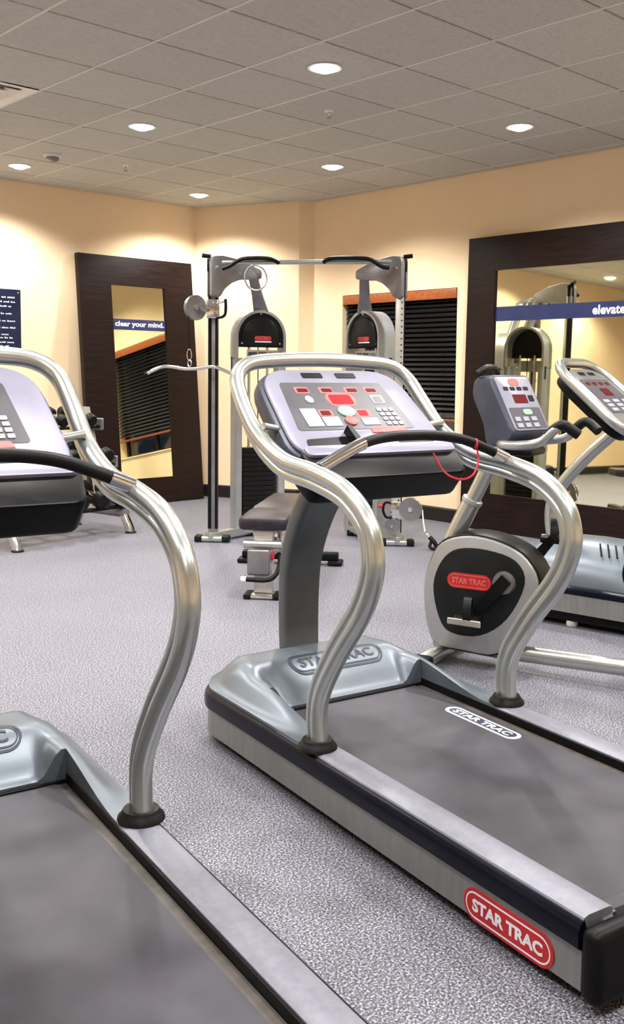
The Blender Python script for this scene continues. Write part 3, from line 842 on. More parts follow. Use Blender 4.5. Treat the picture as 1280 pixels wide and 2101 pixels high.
# ------------------------------------------------------------------ cable machine
GYM = (5.023, 5.437, 0.0); GRZ = R(-46.58)
gy = thing('cable_crossover_machine', 'silver cable crossover machine with two arched weight towers and a pull-up bar', 'gym machine', GYM, GRZ)
CL, CRX = -0.735, 0.672
for x in (CL, CRX):
    s = -1 if x < 0 else 1
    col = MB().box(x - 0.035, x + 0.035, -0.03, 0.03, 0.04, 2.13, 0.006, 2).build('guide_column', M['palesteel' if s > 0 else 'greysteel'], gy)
    mb = MB()
    for k in range(38 if s > 0 else 0):
        z = 0.30 + k * 0.045
        mb.cyl((x + 0.012, -0.0296, z), (x + 0.012, -0.0306, z), 0.006, 8)
    if s > 0:
        q = mb.build('adjustment_holes', M['black'], col, smooth=False); q['kind'] = 'stuff'
    if s < 0:
        MB().box(x - 0.036, x - 0.010, -0.0315, 0.02, 0.10, 2.08).build('cable_slot', M['black'], col, smooth=False)
        MB().box(x + 0.018, x + 0.036, -0.0315, 0.02, 0.10, 2.08).build('cable_slot', M['black'], col, smooth=False)
    else:
        MB().box(x + 0.028, x + 0.0365, -0.031, 0.02, 0.10, 2.08).build('cable_slot', M['black'], col, smooth=False)
    # arched top plate from the column back to the tower post
    d = Vector((-s * 0.30, 0.235, 0)); L_ = d.length; d.normalize(); n = Vector((-d.y, d.x, 0))
    o0 = Vector((x, -0.01, 0))
    arch = [(L_ * 0.98, 1.985), (L_ * 0.80, 1.985)] + [(0.02 + (L_ * 0.78 - 0.02) * math.cos(a), 1.84 + 0.145 * math.sin(a)) for a in [PI / 2 * (0.08 + 0.92 * (1 - q / 8)) for q in range(9)]][::1][:0]
    arch = [(-0.035, 1.86), (0.035, 1.86), (0.075, 1.925), (0.14, 1.975), (0.22, 2.005), (L_ * 0.86, 2.012), (L_ * 1.06, 2.02), (L_ * 1.06, 2.085), (L_ * 0.6, 2.15), (0.06, 2.175), (-0.02, 2.165), (-0.035, 2.13)]
    arch = rpoly(arch, 0.022, 3)
    MB().prism(arch, lambda a, b, e, o0=o0, d=d, n=n: o0 + d * a + n * e + Vector((0, 0, b)), -0.040, 0.040, 0.004).build('top_plate', M['greysteel'], gy)
    MB().lathe([(0.0, 0.0), (0.012, 0.0), (0.010, 0.005), (0.0, 0.006)], Matrix.Translation((x - s * 0.03, -0.066, 2.08)) @ Matrix.Rotation(R(90), 4, 'X'), 12).build('plate_bolt', M['chrome'], gy)
    # swivel pulley head and pin on top of the column
    MB().box(x + s * 0.015 - 0.032, x + s * 0.015 + 0.032, -0.03, 0.03, 2.05, 2.155, 0.012, 2).build('column_cap', M['black'], gy)
    MB().cyl((x + s * 0.02, -0.01, 2.165), (x + s * 0.085, -0.02, 2.172), 0.016, 12).build('top_pin', M['black'], gy)
    # post leaning from the plate down to the tower
    e1 = Vector((x - s * 0.275, 0.215, 2.03)); e2 = Vector((-0.405 if s < 0 else 0.405, 0.31, 1.76))
    dd = (e2 - e1).normalized(); sx = Vector((1, 0, 0))
    rings = []
    for p, hw_ in ((e1, 0.036), (e1.lerp(e2, 0.5), 0.042), (e2, 0.060)):
        rings.append([p + Vector((a * hw_, b * 0.04, 0)) for a, b in rpoly([(-1, -1), (1, -1), (1, 1), (-1, 1)], 0.3, 3)])
    MB().loft(rings).build('tower_post', M['greysteel'], gy)
    # base beam, feet
    f0 = Vector((x, -0.03, 0)); f1 = Vector((-0.41 if s < 0 else 0.41, 0.40, 0))
    dv = (f1 - f0); L2 = dv.length; dv.normalize(); nv = Vector((-dv.y, dv.x, 0))
    MB().prism(rpoly([(-0.05, -0.035), (L2 + 0.08, -0.035), (L2 + 0.08, 0.035), (-0.05, 0.035)], 0.01, 2), lambda a, b, e: f0 + dv * a + nv * b + Vector((0, 0, e)), 0.018, 0.075, 0.006).build('base_beam', M['tube'], gy)
    for c, w_ in ((f0, 0.11), (f1, 0.10)):
        MB().box(c.x - w_, c.x + w_ * 0.9, c.y - 0.045, c.y + 0.045, 0.004, 0.045, 0.014, 3).build('foot_bar', M['tube'], gy)
        for q in (-1, 1):
            MB().box(c.x + q * w_ * 0.95 - 0.03, c.x + q * w_ * 0.95 + 0.03, c.y - 0.05, c.y + 0.05, 0.0, 0.05, 0.012, 2).build('foot_cap', M['rubber'], gy)

def tower(cx, cy, th):
    """weight tower facing th (degrees) away from straight ahead"""
    c, s_ = math.cos(R(th)), math.sin(R(th))
    def f(u, v, z): return Vector((cx + u * c - v * s_, cy + u * s_ + v * c, z))
    HW, Z0, ZC = 0.205, 1.40, 1.575
    def archline(r): return [(-r, Z0)] + [(-r * math.cos(PI * k / 20), ZC + r * 1.02 * math.sin(PI * k / 20)) for k in range(21)] + [(r, Z0)]
    o1, o2 = archline(HW), archline(HW - 0.020)
    rings = [[f(a, -0.012, b), f(a, 0.15, b), f(a2, 0.15, b2), f(a2, -0.012, b2)] for (a, b), (a2, b2) in zip(o1, o2)]
    MB().loft(rings).build('tower_hood', M['shell'], gy, label='silver arched tower hood')
    pan_ = [(a, max(b, 1.495)) for a, b in archline(HW - 0.021)]
    MB().prism(pan_, lambda a, b, e: f(a, e, b), 0.006, 0.03).build('hood_panel', M['darkgloss'], gy, smooth=False, label='dark smoked hood panel with red badge')
    pn2 = [(a * 0.86, 1.50 + (b - 1.495) * 0.88) for a, b in pan_]
    MB().prism(pn2, lambda a, b, e: f(a, e, b), -0.006, 0.01, 0.012).build('hood_boss', M['darkgloss'], gy)
    badge(gy, lambda a, b, e: f(0.015 + a, -0.007 - e, 1.565 + b), 0.14, 0.036, M['red'], M['pink'], M['pink'], 0.0, 'hood_badge')
    MB().prism(rpoly([(-0.05, 1.533), (0.085, 1.533), (0.085, 1.543), (-0.05, 1.543)], 0.003, 2), lambda a, b, e: f(a, e, b), -0.0085, -0.006).build('badge_strip', M['ink'], gy, smooth=False)
    for u, z in ((-0.155, 1.525), (0.155, 1.525), (0.0, 1.755)):
        MB().cyl(f(u, 0.004, z), f(u, -0.006, z), 0.007, 10).build('panel_screw', M['chrome'], gy)
    for u in (-1, 1):
        MB().prism(rpoly([(u * 0.205, -0.012), (u * 0.205, 0.15), (u * 0.150, 0.15), (u * 0.150, -0.012)], 0.012, 3), lambda a, b, e: f(a, b, e), 0.05, 1.41).build('tower_upright', M['shell'], gy)
        MB().cyl(f(u * 0.075, 0.07, 0.08), f(u * 0.075, 0.07, 1.52), 0.011, 12).build('guide_rod', M['chrome'], gy)
        MB().prism([(u * 0.2055, 0.09), (u * 0.2065, 0.09), (u * 0.2065, 0.12), (u * 0.2055, 0.12)], lambda a, b, e: f(a, b, e), 1.30, 1.42).build('side_slot', M['black'], gy, smooth=False)
    MB().box(-0.2, 0.2, -0.01, 0.14, 0.03, 0.085, 0.01, 2, mat=Matrix.Translation((cx, cy, 0)) @ Matrix.Rotation(R(th), 4, 'Z')).build('tower_foot', M['tube'], gy)
    pl = MB().prism(rpoly([(-0.13, -0.052), (0.13, -0.052), (0.13, 0.052), (-0.13, 0.052)], 0.004, 2), lambda a, b, e: f(0.02 + a, 0.012 + e, 1.452 + b - 0.03), 0, 0.003).build('instruction_placard', M['palesteel'], gy, smooth=False, label='pale instruction placard')
    for k in range(3):
        MB().prism(rpoly([(-0.036, -0.038), (0.036, -0.038), (0.036, 0.038), (-0.036, 0.038)], 0.003, 2), lambda a, b, e: f(0.02 + (k - 1) * 0.082 + a, 0.0105 + e, 1.420 + b), 0, 0.002).build('placard_picture', (M['slate'], M['slate'], M['greysteel'])[k], pl, smooth=False)
    pmx = Matrix.Translation((cx, cy, 0)) @ Matrix.Rotation(R(th), 4, 'Z')
    wp = MB().box(-0.135, 0.135, 0.02, 0.12, 0, 0.036, 0.004, 1).mesh('weight_plate', M['stack'])
    for k in range(15):
        inst('weight_plate', wp, gy, (cx, cy, 0.13 + k * 0.0385), (0, 0, R(th)))
    MB().cyl(f(0, 0.07, 0.70), f(0, 0.07, 1.55), 0.004, 8).build('lift_cable', M['black'], gy)
tower(-0.405, 0.26, 24)
tower(0.395, 0.26, -50)
MB().box(-0.21, 0.27, 0.30, 0.34, 1.395, 1.425, 0.005, 2).build('cross_beam', M['greysteel'], gy)
# pull-up bar
MB().tube([(-0.66, -0.06, 2.115), (0.60, -0.06, 2.125)], 0.017, 14).build('pull_up_bar', M['tube'], gy)
for pts in ([(-0.655, -0.095, 2.066), (-0.60, -0.10, 2.085), (-0.53, -0.10, 2.128), (-0.46, -0.10, 2.142), (-0.33, -0.10, 2.142), (-0.265, -0.09, 2.128), (-0.235, -0.07, 2.112)],
            [(0.585, -0.095, 2.075), (0.53, -0.10, 2.085), (0.45, -0.10, 2.132), (0.38, -0.10, 2.145), (0.19, -0.10, 2.145), (0.125, -0.09, 2.135), (0.10, -0.07, 2.118)]):
    MB().tube(cr(pts, 4), 0.0155, 12).build('bar_grip', M['rubber'], gy, label='black rubber bar grip')
# high pulley on the left column
def pulley(c, axis, r, nm='pulley_wheel', mat='greysteel'):
    q = Vector((0, 0, 1)).rotation_difference(Vector(axis).normalized()).to_matrix().to_4x4()
    m4 = Matrix.Translation(c) @ q
    w_ = MB().lathe([(0.0, -0.014), (r * 0.8, -0.014), (r, -0.016), (r, -0.010), (r * 0.90, 0.0), (r, 0.010), (r, 0.016), (r * 0.8, 0.014), (0.0, 0.014)], m4, 32).build(nm, M[mat], gy)
    MB().lathe([(0.0, -0.022), (r * 0.2, -0.022), (r * 0.2, 0.022), (0.0, 0.022)], m4, 16).build('pulley_axle', M['chrome'], w_)
    return w_
MB().box(CL - 0.047, CL + 0.047, -0.055, 0.045, 1.70, 1.845, 0.012, 2).build('pulley_carriage', M['chrome'], gy)
pulley((-0.862, -0.07, 1.778), (0.72, -0.69, 0.0), 0.094)
MB().tube([(CL - 0.03, -0.04, 1.76), (-0.81, -0.09, 1.775)], 0.018, 10).build('pulley_arm', M['chrome'], gy)
MB().tube(cr([(CL + 0.03, -0.05, 1.815), (CL + 0.07, -0.055, 1.82), (CL + 0.098, -0.06, 1.83)], 4), 0.007, 8).build('handle_stem', M['chrome'], gy)
MB().tube(cr([(CL + 0.100, -0.06, 1.845), (CL + 0.102, -0.06, 1.79), (CL + 0.098, -0.06, 1.735), (CL + 0.075, -0.06, 1.712), (CL + 0.03, -0.055, 1.706)], 4), 0.011, 10).build('adjuster_handle', M['black'], gy)
MB().tube([(-0.905, -0.115, 1.72), (-0.897, -0.12, 1.47)], 0.004, 8).build('hanging_cable', M['black'], gy)
# clear pulley ring behind the left plate
m4 = Matrix.Translation((-0.43, 0.12, 2.02)) @ Matrix.Rotation(R(90), 4, 'X') @ Matrix.Rotation(R(35), 4, 'Y')
MB().tube([m4 @ Vector((0.095 * math.cos(a), 0.095 * math.sin(a), 0)) for a in [2 * PI * k / 32 for k in range(32)]], 0.007, 8, closed=True).build('pulley_guard_ring', M['palesteel'], gy)
# low pulley on the right column
MB().box(CRX - 0.052, CRX + 0.045, -0.055, 0.045, 0.20, 0.34, 0.012, 2).build('pulley_carriage', M['chrome'], gy)
pulley((0.775, -0.08, 0.285), (-0.35, -0.94, 0.0), 0.088)
pulley((CRX - 0.035, -0.075, 0.155), (-0.2, -0.98, 0.0), 0.055)
MB().tube(cr([(CRX - 0.05, -0.06, 0.33), (CRX - 0.09, -0.065, 0.33), (CRX - 0.105, -0.065, 0.28), (CRX - 0.085, -0.065, 0.225), (CRX - 0.04, -0.06, 0.215)], 4), 0.010, 10).build('adjuster_handle', M['black'], gy)
MB().tube([(CRX - 0.09, -0.06, 0.30), (CRX - 0.14, -0.06, 0.305)], 0.013, 10).build('release_pin', M['redc'], gy, label='red release pin')
cabp = cr([(0.860, -0.10, 0.285), (0.868, -0.13, 0.20), (0.880, -0.17, 0.13)], 4)
MB().tube(cabp, 0.005, 8).build('hanging_cable', M['ink'], gy)

lb = thing('lat_pulldown_bar', 'bent chrome pulldown bar hanging from the high pulley of the cable machine', 'exercise bar', GYM, GRZ)
MB().tube(cr([(-1.222, -0.12, 1.278), (-1.165, -0.12, 1.310), (-1.10, -0.12, 1.336), (-1.03, -0.12, 1.335), (-0.93, -0.12, 1.320), (-0.82, -0.12, 1.325), (-0.72, -0.12, 1.338), (-0.66, -0.12, 1.322), (-0.55, -0.12, 1.275)], 5), 0.0125, 12).build('bar', M['chrome'], lb)
MB().tube([(-1.232, -0.12, 1.272), (-1.214, -0.12, 1.282)], 0.0145, 12).build('end_cap', M['black'], lb)
MB().tube([(-0.55, -0.12, 1.275), (-0.535, -0.12, 1.268)], 0.0145, 12).build('end_cap', M['black'], lb)
mb = MB().tube([Vector((-0.897 + 0.017 * math.cos(a), -0.12, 1.425 + 0.042 * math.sin(a))) for a in [2 * PI * k / 20 for k in range(20)]], 0.005, 8, closed=True)
mb.build('carabiner', M['chrome'], lb)
MB().tube([Vector((-0.895 + 0.013 * math.cos(a), -0.12 + 0.005 * math.sin(a), 1.362 + 0.026 * math.sin(a))) for a in [2 * PI * k / 16 for k in range(16)]], 0.005, 8, closed=True).build('bar_eye', M['chrome'], lb)

hs = thing('exercise_strap', 'small black strap handle on a white cable by the low pulley', 'exercise strap', GYM, GRZ)
MB().tube(cr([(0.880, -0.17, 0.13), (0.895, -0.19, 0.115), (0.912, -0.20, 0.095)], 4), 0.008, 10).build('snap_hook', M['chrome'], hs)
MB().tube(cr([(0.912, -0.20, 0.098), (0.945, -0.215, 0.065), (0.965, -0.22, 0.03)], 4), 0.017, 10).build('grip_sleeve', M['rubber'], hs)
MB().tube(cr([(0.93, -0.20, 0.075), (0.915, -0.21, 0.04), (0.925, -0.22, 0.018), (0.965, -0.225, 0.018), (0.985, -0.22, 0.03)], 4), 0.012, 10).build('strap', M['rubber'], hs)

# ------------------------------------------------------------------ bench
bn = thing('weight_bench', 'flat weight bench with dark padded top in front of the cable machine', 'bench', (3.50, 4.19, 0), R(-50.3))
MB().prism(rpoly([(-0.145, 0.07), (0.145, 0.07), (0.15, 0.50), (-0.15, 0.50)], 0.05, 5), lambda a, b, e: (a, b, e), 0.395, 0.470, 0.022).build('seat_pad', M['vinyl'], bn, label='dark vinyl seat pad')
MB().prism(rpoly([(-0.15, 0.51), (0.15, 0.51), (0.135, 1.28), (-0.135, 1.28)], 0.04, 5), lambda a, b, e: (a, b, e), 0.395, 0.470, 0.022).build('back_pad', M['vinyl'], bn, label='dark vinyl back pad')
MB().box(-0.06, 0.06, 0.10, 0.48, 0.360, 0.396, 0.005, 1).build('seat_plate', M['palesteel'], bn)
MB().box(-0.055, 0.055, 0.10, 0.165, 0.03, 0.37, 0.008, 2).build('front_post', M['palesteel'], bn)
MB().cyl((-0.11, 0.10, 0.315), (0.11, 0.10, 0.315), 0.026, 14).build('roller_tube', M['tube'], bn)
MB().box(-0.085, 0.045, 0.055, 0.075, 0.14, 0.29, 0.012, 3).build('front_shield', M['greysteel'], bn)
MB().box(0.048, 0.066, 0.075, 0.115, 0.225, 0.272, 0.008, 2).build('adjuster_knob', M['redc'], bn, label='dark red adjuster')
MB().tube(cr([(-0.09, 0.05, 0.118), (0.02, 0.04, 0.118), (0.07, 0.05, 0.135), (0.095, 0.08, 0.18), (0.10, 0.11, 0.25)], 4), 0.014, 10).build('lift_handle', M['rubber'], bn)
MB().cyl((-0.118, 0.05, 0.118), (-0.088, 0.05, 0.118), 0.017, 10).build('handle_cap', M['white'], bn)
MB().box(-0.07, 0.07, 0.055, 0.175, 0.004, 0.028, 0.008, 2).build('front_foot', M['chrome'], bn)
for s in (-1, 1):
    MB().box(s * 0.085 - 0.022, s * 0.085 + 0.022, 0.05, 0.18, 0.0, 0.03, 0.008, 2).build('foot_cap', M['rubber'], bn)
MB().tube([(0, 0.14, 0.235), (0, 0.62, 0.22), (0, 1.14, 0.075)], 0.034, 10).build('main_beam', M['palesteel'], bn)
MB().tube([(0, 0.60, 0.22), (0, 0.70, 0.39)], 0.022, 10).build('back_support', M['chrome'], bn)
MB().tube([(0.035, 0.45, 0.37), (0.04, 0.85, 0.39)], 0.018, 10).build('back_frame', M['greysteel'], bn)
MB().tube([(-0.035, 0.45, 0.37), (-0.04, 0.85, 0.39)], 0.018, 10).build('back_frame', M['greysteel'], bn)
MB().box(-0.33, 0.33, 1.11, 1.19, 0.030, 0.085, 0.012, 2).build('rear_stabiliser', M['black'], bn)
for s in (-1, 1):
    MB().box(s * 0.31 - 0.05, s * 0.31 + 0.05, 1.09, 1.21, 0.0, 0.034, 0.012, 2).build('foot_cap', M['rubber'], bn)
for s in (-1, 1):
    MB().lathe([(0.0, -0.012), (0.04, -0.012), (0.04, 0.012), (0.0, 0.012)], Matrix.Translation((s * 0.055, 0.22, 0.30)) @ Matrix.Rotation(R(90), 4, 'Y'), 18).build('pivot_disc', M['chrome'], bn)

# ------------------------------------------------------------------ recumbent bike
bk = thing('exercise_bike', 'silver and black exercise bike with oval body and red badge, beside the treadmill', 'exercise bike', (3.55, 2.46, 0), math.asin(0.29))
outer = [(0.43, 0.348), (0.420, 0.20), (0.371, 0.085), (0.23, 0.068), (0.073, 0.075), (-0.02, 0.19), (-0.113, 0.392), (-0.06, 0.52), (0.064, 0.584), (0.22, 0.602), (0.347, 0.560), (0.405, 0.463)]
outer = [(p.x, p.y) for p in cr([(a, b, 0) for a, b in outer], 4, closed=True)]
def scl(pts, k):
    ca = sum(p[0] for p in pts) / len(pts); cb = sum(p[1] for p in pts) / len(pts)
    return [(ca + (a - ca) * k, cb + (b - cb) * k) for a, b in pts]
bp3 = lambda a, b, e: (e, a, b)
MB().prism(outer, bp3, -0.085, 0.085, 0.016).build('body_core', M['black'], bk)
inner = [(0.376, 0.356), (0.346, 0.215), (0.287, 0.152), (0.149, 0.158), (0.03, 0.248), (-0.045, 0.408), (-0.004, 0.504), (0.126, 0.540), (0.261, 0.533), (0.338, 0.471)]
inner = [(p.x, p.y) for p in cr([(a, b, 0) for a, b in inner], 4, closed=True)]
for s in (-1, 1):
    MB().prism(scl(outer, 0.965), bp3, s * 0.080, s * 0.100, 0.012).build('body_shell', M['shell'], bk, label='silver oval body shell')
    MB().prism(inner, bp3, s * 0.090, s * 0.104, 0.005).build('body_cover', M['darkgloss'], bk, label='dark oval body cover')
    badge(bk, lambda a, b, e, s=s: (s * (0.104 + e), 0.205 + s * a, 0.393 + b), 0.205, 0.068, M['red'], M['pink'], M['pink'], 0.0, 'body_badge', 'red oval name badge')
    # crank and pedal: forward-down on the near side, back-up on the far side
    cy_, cz_ = 0.045, 0.405
    py_, pz_ = cy_ - s * 0.125, cz_ + s * 0.158
    MB().lathe([(0.0, 0.100), (0.052, 0.100), (0.046, 0.128), (0.0, 0.130)], Matrix.Translation((0, cy_, cz_)) @ Matrix.Rotation(R(s * 90), 4, 'Y'), 24).build('crank_hub', M['greysteel'], bk)
    d = Vector((0, py_ - cy_, pz_ - cz_)).normalized(); n = Vector((0, -d.z, d.y))
    rings = []
    for k, hw_ in ((-0.03, 0.026), (0.05, 0.027), (0.16, 0.020), (0.225, 0.018)):
        p = Vector((s * 0.134, cy_, cz_)) + d * k
        rings.append([p + n * hw_ + Vector((0.010, 0, 0)), p - n * hw_ + Vector((0.010, 0, 0)), p - n * hw_ - Vector((0.010, 0, 0)), p + n * hw_ - Vector((0.010, 0, 0))])
    MB().loft(rings).build('crank_arm', M['black'], bk)
    ped = MB().box(s * 0.20 - 0.045, s * 0.20 + 0.045, py_ - 0.055, py_ + 0.055, pz_ - 0.014, pz_ + 0.014, 0.008, 2).build('pedal', M['rubber'], bk)
    MB().cyl((s * 0.14, py_, pz_), (s * 0.16, py_, pz_), 0.010, 10).build('pedal_spindle', M['chrome'], ped)
    st = [Vector((s * 0.20 + 0.050 * math.cos(a), py_ + 0.012 * math.cos(a), pz_ + (0.095 * math.sin(a) if math.sin(a) > 0 else 0.012 * math.sin(a)))) for a in [2 * PI * k / 24 for k in range(24)]]
    rings = [[p + Vector((0, dy, 0)) * 1.0 + (p - Vector((s * 0.2, py_, pz_))) * e for dy, e in ((-0.018, 0), (0.018, 0), (0.018, 0.06), (-0.018, 0.06))] for p in st + st[:1]]
    MB().loft(rings, caps=False).build('pedal_strap', M['rubber'], ped)
    MB().box(s * 0.249 - 0.004, s * 0.249 + 0.004, py_ - 0.075, py_ + 0.075, pz_ - 0.016, pz_ + 0.012, 0.003, 1).build('pedal_plate', M['palesteel'], ped)
MB().box(-0.108, -0.104, 0.225, 0.27, 0.205, 0.235, 0.004, 1).build('resistance_tag', M['redc'], bk)
# frame below
MB().tube([(0, 0.40, 0.085), (0, 0.10, 0.075), (0, -0.40, 0.085), (0, -1.15, 0.115)], 0.036, 14).build('base_rail', M['tube'], bk, label='silver base rail')
MB().box(-0.24, 0.24, 0.325, 0.395, 0.018, 0.065, 0.012, 2).build('front_stabiliser', M['tube'], bk)
MB().box(-0.26, 0.26, -1.16, -1.08, 0.018, 0.070, 0.012, 2).build('rear_stabiliser', M['tube'], bk)
for s in (-1, 1):
    for y in (0.36, -1.12):
        MB().box(s * 0.245 - 0.035, s * 0.245 + 0.035, y - 0.045, y + 0.045, 0.0, 0.070, 0.016, 2).build('foot_cap', M['rubber'], bk)
# column and console
MB().tube([(0, 0.330, 0.545), (0, 0.235, 0.745)], 0.042, 14).build('lower_column', M['tube'], bk)
MB().tube([(0, 0.250, 0.712), (0, 0.105, 1.02)], 0.034, 14).build('upper_column', M['tube'], bk)
MB().lathe([(0.044, 0.0), (0.047, 0.004), (0.047, 0.02), (0.040, 0.024)], Matrix.Translation((0, 0.244, 0.726)) @ Matrix.Rotation(R(25), 4, 'X'), 20).build('column_collar', M['shell'], bk)
cs = rpoly([(0.195, 1.215), (0.180, 1.290), (0.095, 1.300), (-0.045, 1.055), (0.00, 1.000), (0.105, 0.985), (0.115, 1.07)], [0.04, 0.03, 0.02, 0.02, 0.03, 0.04, 0.05], 5)
con = MB().prism(cs, bp3, -0.135, 0.135, 0.02).build('console_housing', M['slate'], bk, label='slate grey console housing')
con.matrix_local = Matrix.Translation((0.02, 0.07, 0)) @ Matrix.Rotation(R(-20), 4, 'Z') @ Matrix.Translation((0, -0.07, 0))
fd = Vector((0, -0.045 - 0.095, 1.055 - 1.300)).normalized(); fn = Vector((0, fd.z, -fd.y))
def bf(a, b, e):
    p = Vector((a, 0.095, 1.300)) + fd * (0.285 - b) + fn * e
    return p
MB().prism(rpoly([(-0.115, 0.012), (0.115, 0.012), (0.115, 0.272), (-0.115, 0.272)], 0.02, 4), bf, -0.004, 0.005, 0.002).build('console_face', M['lav'], con)
MB().prism(rpoly([(-0.104, 0.02), (0.104, 0.02), (0.104, 0.12), (-0.104, 0.12)], 0.006, 3), bf, 0.004, 0.0062).build('key_field', M['panel'], con, smooth=False)
for a in (-0.07, -0.025, 0.02, 0.065):
    MB().prism(rpoly([(a - 0.016, 0.205), (a + 0.016, 0.205), (a + 0.016, 0.222), (a - 0.016, 0.222)], 0.002, 2), bf, 0.004, 0.0066).build('small_readout', M['black'], con, smooth=False)
MB().prism([(a, 0.245 + b) for a, b in capsule(0.07, 0.034)], bf, 0.004, 0.0066).build('round_key', M['pink'], con, smooth=False)
MB().prism(rpoly([(-0.045, 0.142), (0.045, 0.142), (0.045, 0.184), (-0.045, 0.184)], 0.004, 2), bf, 0.004, 0.0068).build('main_readout', M['leddim'], con, smooth=False)
MB().prism(rpoly([(0.058, 0.150), (0.092, 0.150), (0.092, 0.180), (0.058, 0.180)], 0.004, 2), bf, 0.004, 0.0068).build('small_readout', M['black'], con, smooth=False)
MB().prism([(0.01 + a, 0.098 + b) for a, b in capsule(0.06, 0.026)], bf, 0.005, 0.009).build('start_button', M['green'], con, smooth=False)
for k in range(6):
    a = -0.075 + (k % 3) * 0.055; b = 0.035 + (k // 3) * 0.030
    MB().prism(rpoly([(a - 0.018, b - 0.010), (a + 0.018, b - 0.010), (a + 0.018, b + 0.010), (a - 0.018, b + 0.010)], 0.003, 2), bf, 0.005, 0.009).build('key', M['keys'], con, smooth=False)
MB().tube(cr([(-0.09, 0.195, 1.300), (-0.05, 0.175, 1.325), (0.03, 0.165, 1.328), (0.09, 0.17, 1.305)], 4), 0.016, 10).build('top_handle', M['rubber'], bk)
# handlebars
for s in (-1, 1):
    hb = cr([(s * 0.05, 0.10, 1.005), (s * 0.14, 0.055, 1.005), (s * 0.185, -0.03, 1.008), (s * 0.19, -0.12, 1.025), (s * 0.19, -0.175, 1.075), (s * 0.18, -0.205, 1.098)], 6)
    MB().tube(hb, 0.019, 12).build('handlebar', M['tube'], bk)
    MB().tube(cr([(s * 0.186, -0.150, 1.052), (s * 0.185, -0.185, 1.087), (s * 0.18, -0.215, 1.098), (s * 0.17, -0.25, 1.075), (s * 0.16, -0.27, 1.060)], 4), 0.0215, 12).build('hand_grip', M['rubber'], bk)
MB().box(-0.10, 0.10, -0.06, 0.10, 0.955, 0.990, 0.012, 2).build('handlebar_mount', M['black'], bk)
# seat on the rear of the rail
MB().box(-0.06, 0.06, -0.98, -0.72, 0.115, 0.365, 0.012, 2).build('seat_carriage', M['black'], bk)
MB().prism(rpoly([(-0.21, -1.02), (0.21, -1.02), (0.19, -0.62), (-0.19, -0.62)], 0.08, 5), lambda a, b, e: (a, b, e), 0.36, 0.43, 0.025).build('seat', M['vinyl'], bk)
MB().tube([(0, -0.92, 0.28), (0, -1.02, 0.37), (0, -1.12, 0.60)], 0.028, 12).build('seat_post', M['tube'], bk)
MB().prism(rpoly([(-0.20, 0.46), (0.20, 0.46), (0.17, 0.86), (-0.17, 0.86)], 0.07, 5), lambda a, b, e: (a, -1.06 - (b - 0.46) * 0.28 - e, b), 0.0, 0.055, 0.02).build('seat_back', M['vinyl'], bk)

# ------------------------------------------------------------------ elliptical trainer
el = thing('elliptical_trainer', 'silver elliptical trainer with tubular framed console in front of the large mirror', 'elliptical', (4.36, 2.63, 0), math.asin(0.13))
def eplan(off):
    w0, w1, f, b, r = off, 0.60 - off, 0.52 - off, -1.30 + off, 0.10
    return rpoly([(w0, b), (w0, f), (w1, f), (w1, b)], r, 6)
def ewrap(prof):
    cols = [eplan(o_) for o_, z in prof]
    n = len(cols[0])
    rings = [[(cols[k][i % n][0], cols[k][i % n][1], prof[k][1]) for k in range(len(prof))] for i in range(n + 1)]
    return MB().loft(rings, caps=False)
ewrap([(0.0, 0.080), (0.0, 0.176), (0.02, 0.176), (0.02, 0.080)]).build('side_panel', M['alu'], el, label='brushed silver side panel')
ewrap([(0.004, 0.176), (-0.004, 0.184), (-0.004, 0.205), (0.012, 0.217), (0.035, 0.217), (0.035, 0.176)]).build('bumper_band', M['bumper'], el, label='navy black bumper band')
MB().box(0.03, 0.57, -1.26, 0.48, 0.03, 0.212).build('chassis', M['black'], el, smooth=False)
for x in (0.06, 0.54):
    for y in (-1.15, -0.55, 0.10, 0.40):
        MB().lathe([(0.026, 0.0), (0.030, 0.006), (0.030, 0.035)], Matrix.Translation((x, y, 0)), 14).build('levelling_foot', M['white'], el)
prof = [(0.035, 0.0), (0.045, 0.25), (0.075, 0.50), (0.11, 0.62), (0.17, 0.84), (0.24, 0.98), (0.30, 1.0), (0.36, 0.98), (0.43, 0.84), (0.49, 0.62), (0.525, 0.50), (0.555, 0.25), (0.565, 0.0)]
rings = []
for y, k in ((0.485, 0.10), (0.46, 0.45), (0.40, 0.80), (0.28, 1.0), (0.05, 1.02), (-0.15, 0.98), (-0.32, 0.80), (-0.46, 0.45), (-0.52, 0.05)):
    rings.append([(x, y, 0.213 + h * 0.225 * k) for x, h in prof])
MB().loft(rings, closed_ring=False).build('drive_hood', M['hood'], el, ang=50, label='silver blue drive hood')
for k in range(4):
    x0 = 0.105 + 0.0; y0 = -0.005 - k * 0.042
    MB().tube([(0.112, y0 - 0.02, 0.374), (0.185, y0 + 0.02, 0.424)], 0.0045, 6).build('vent_slot', M['black'], el)
for s, x in ((-1, 0.02), (1, 0.58)):
    MB().lathe([(0.0, -0.02), (0.135, -0.02), (0.14, -0.010), (0.14, 0.010), (0.135, 0.02), (0.0, 0.02)], Matrix.Translation((0.30 + s * 0.235, -0.300, 0.315)) @ Matrix.Rotation(R(90), 4, 'Y'), 36).build('crank_disc', M['bumper'], el)
    xx = 0.30 + s * 0.275
    e0 = Vector((xx, -0.30 + s * 0.10, 0.315 - s * 0.03))
    MB().tube([e0, (xx, -0.80, 0.30 + s * 0.04), (xx, -1.22, 0.262)], 0.022, 12).build('pedal_arm', M['tube'], el)
    MB().box(xx - 0.075, xx + 0.075, -0.92, -0.56, 0.335 + s * 0.04, 0.365 + s * 0.04, 0.012, 2).build('foot_plate', M['rubber'], el)
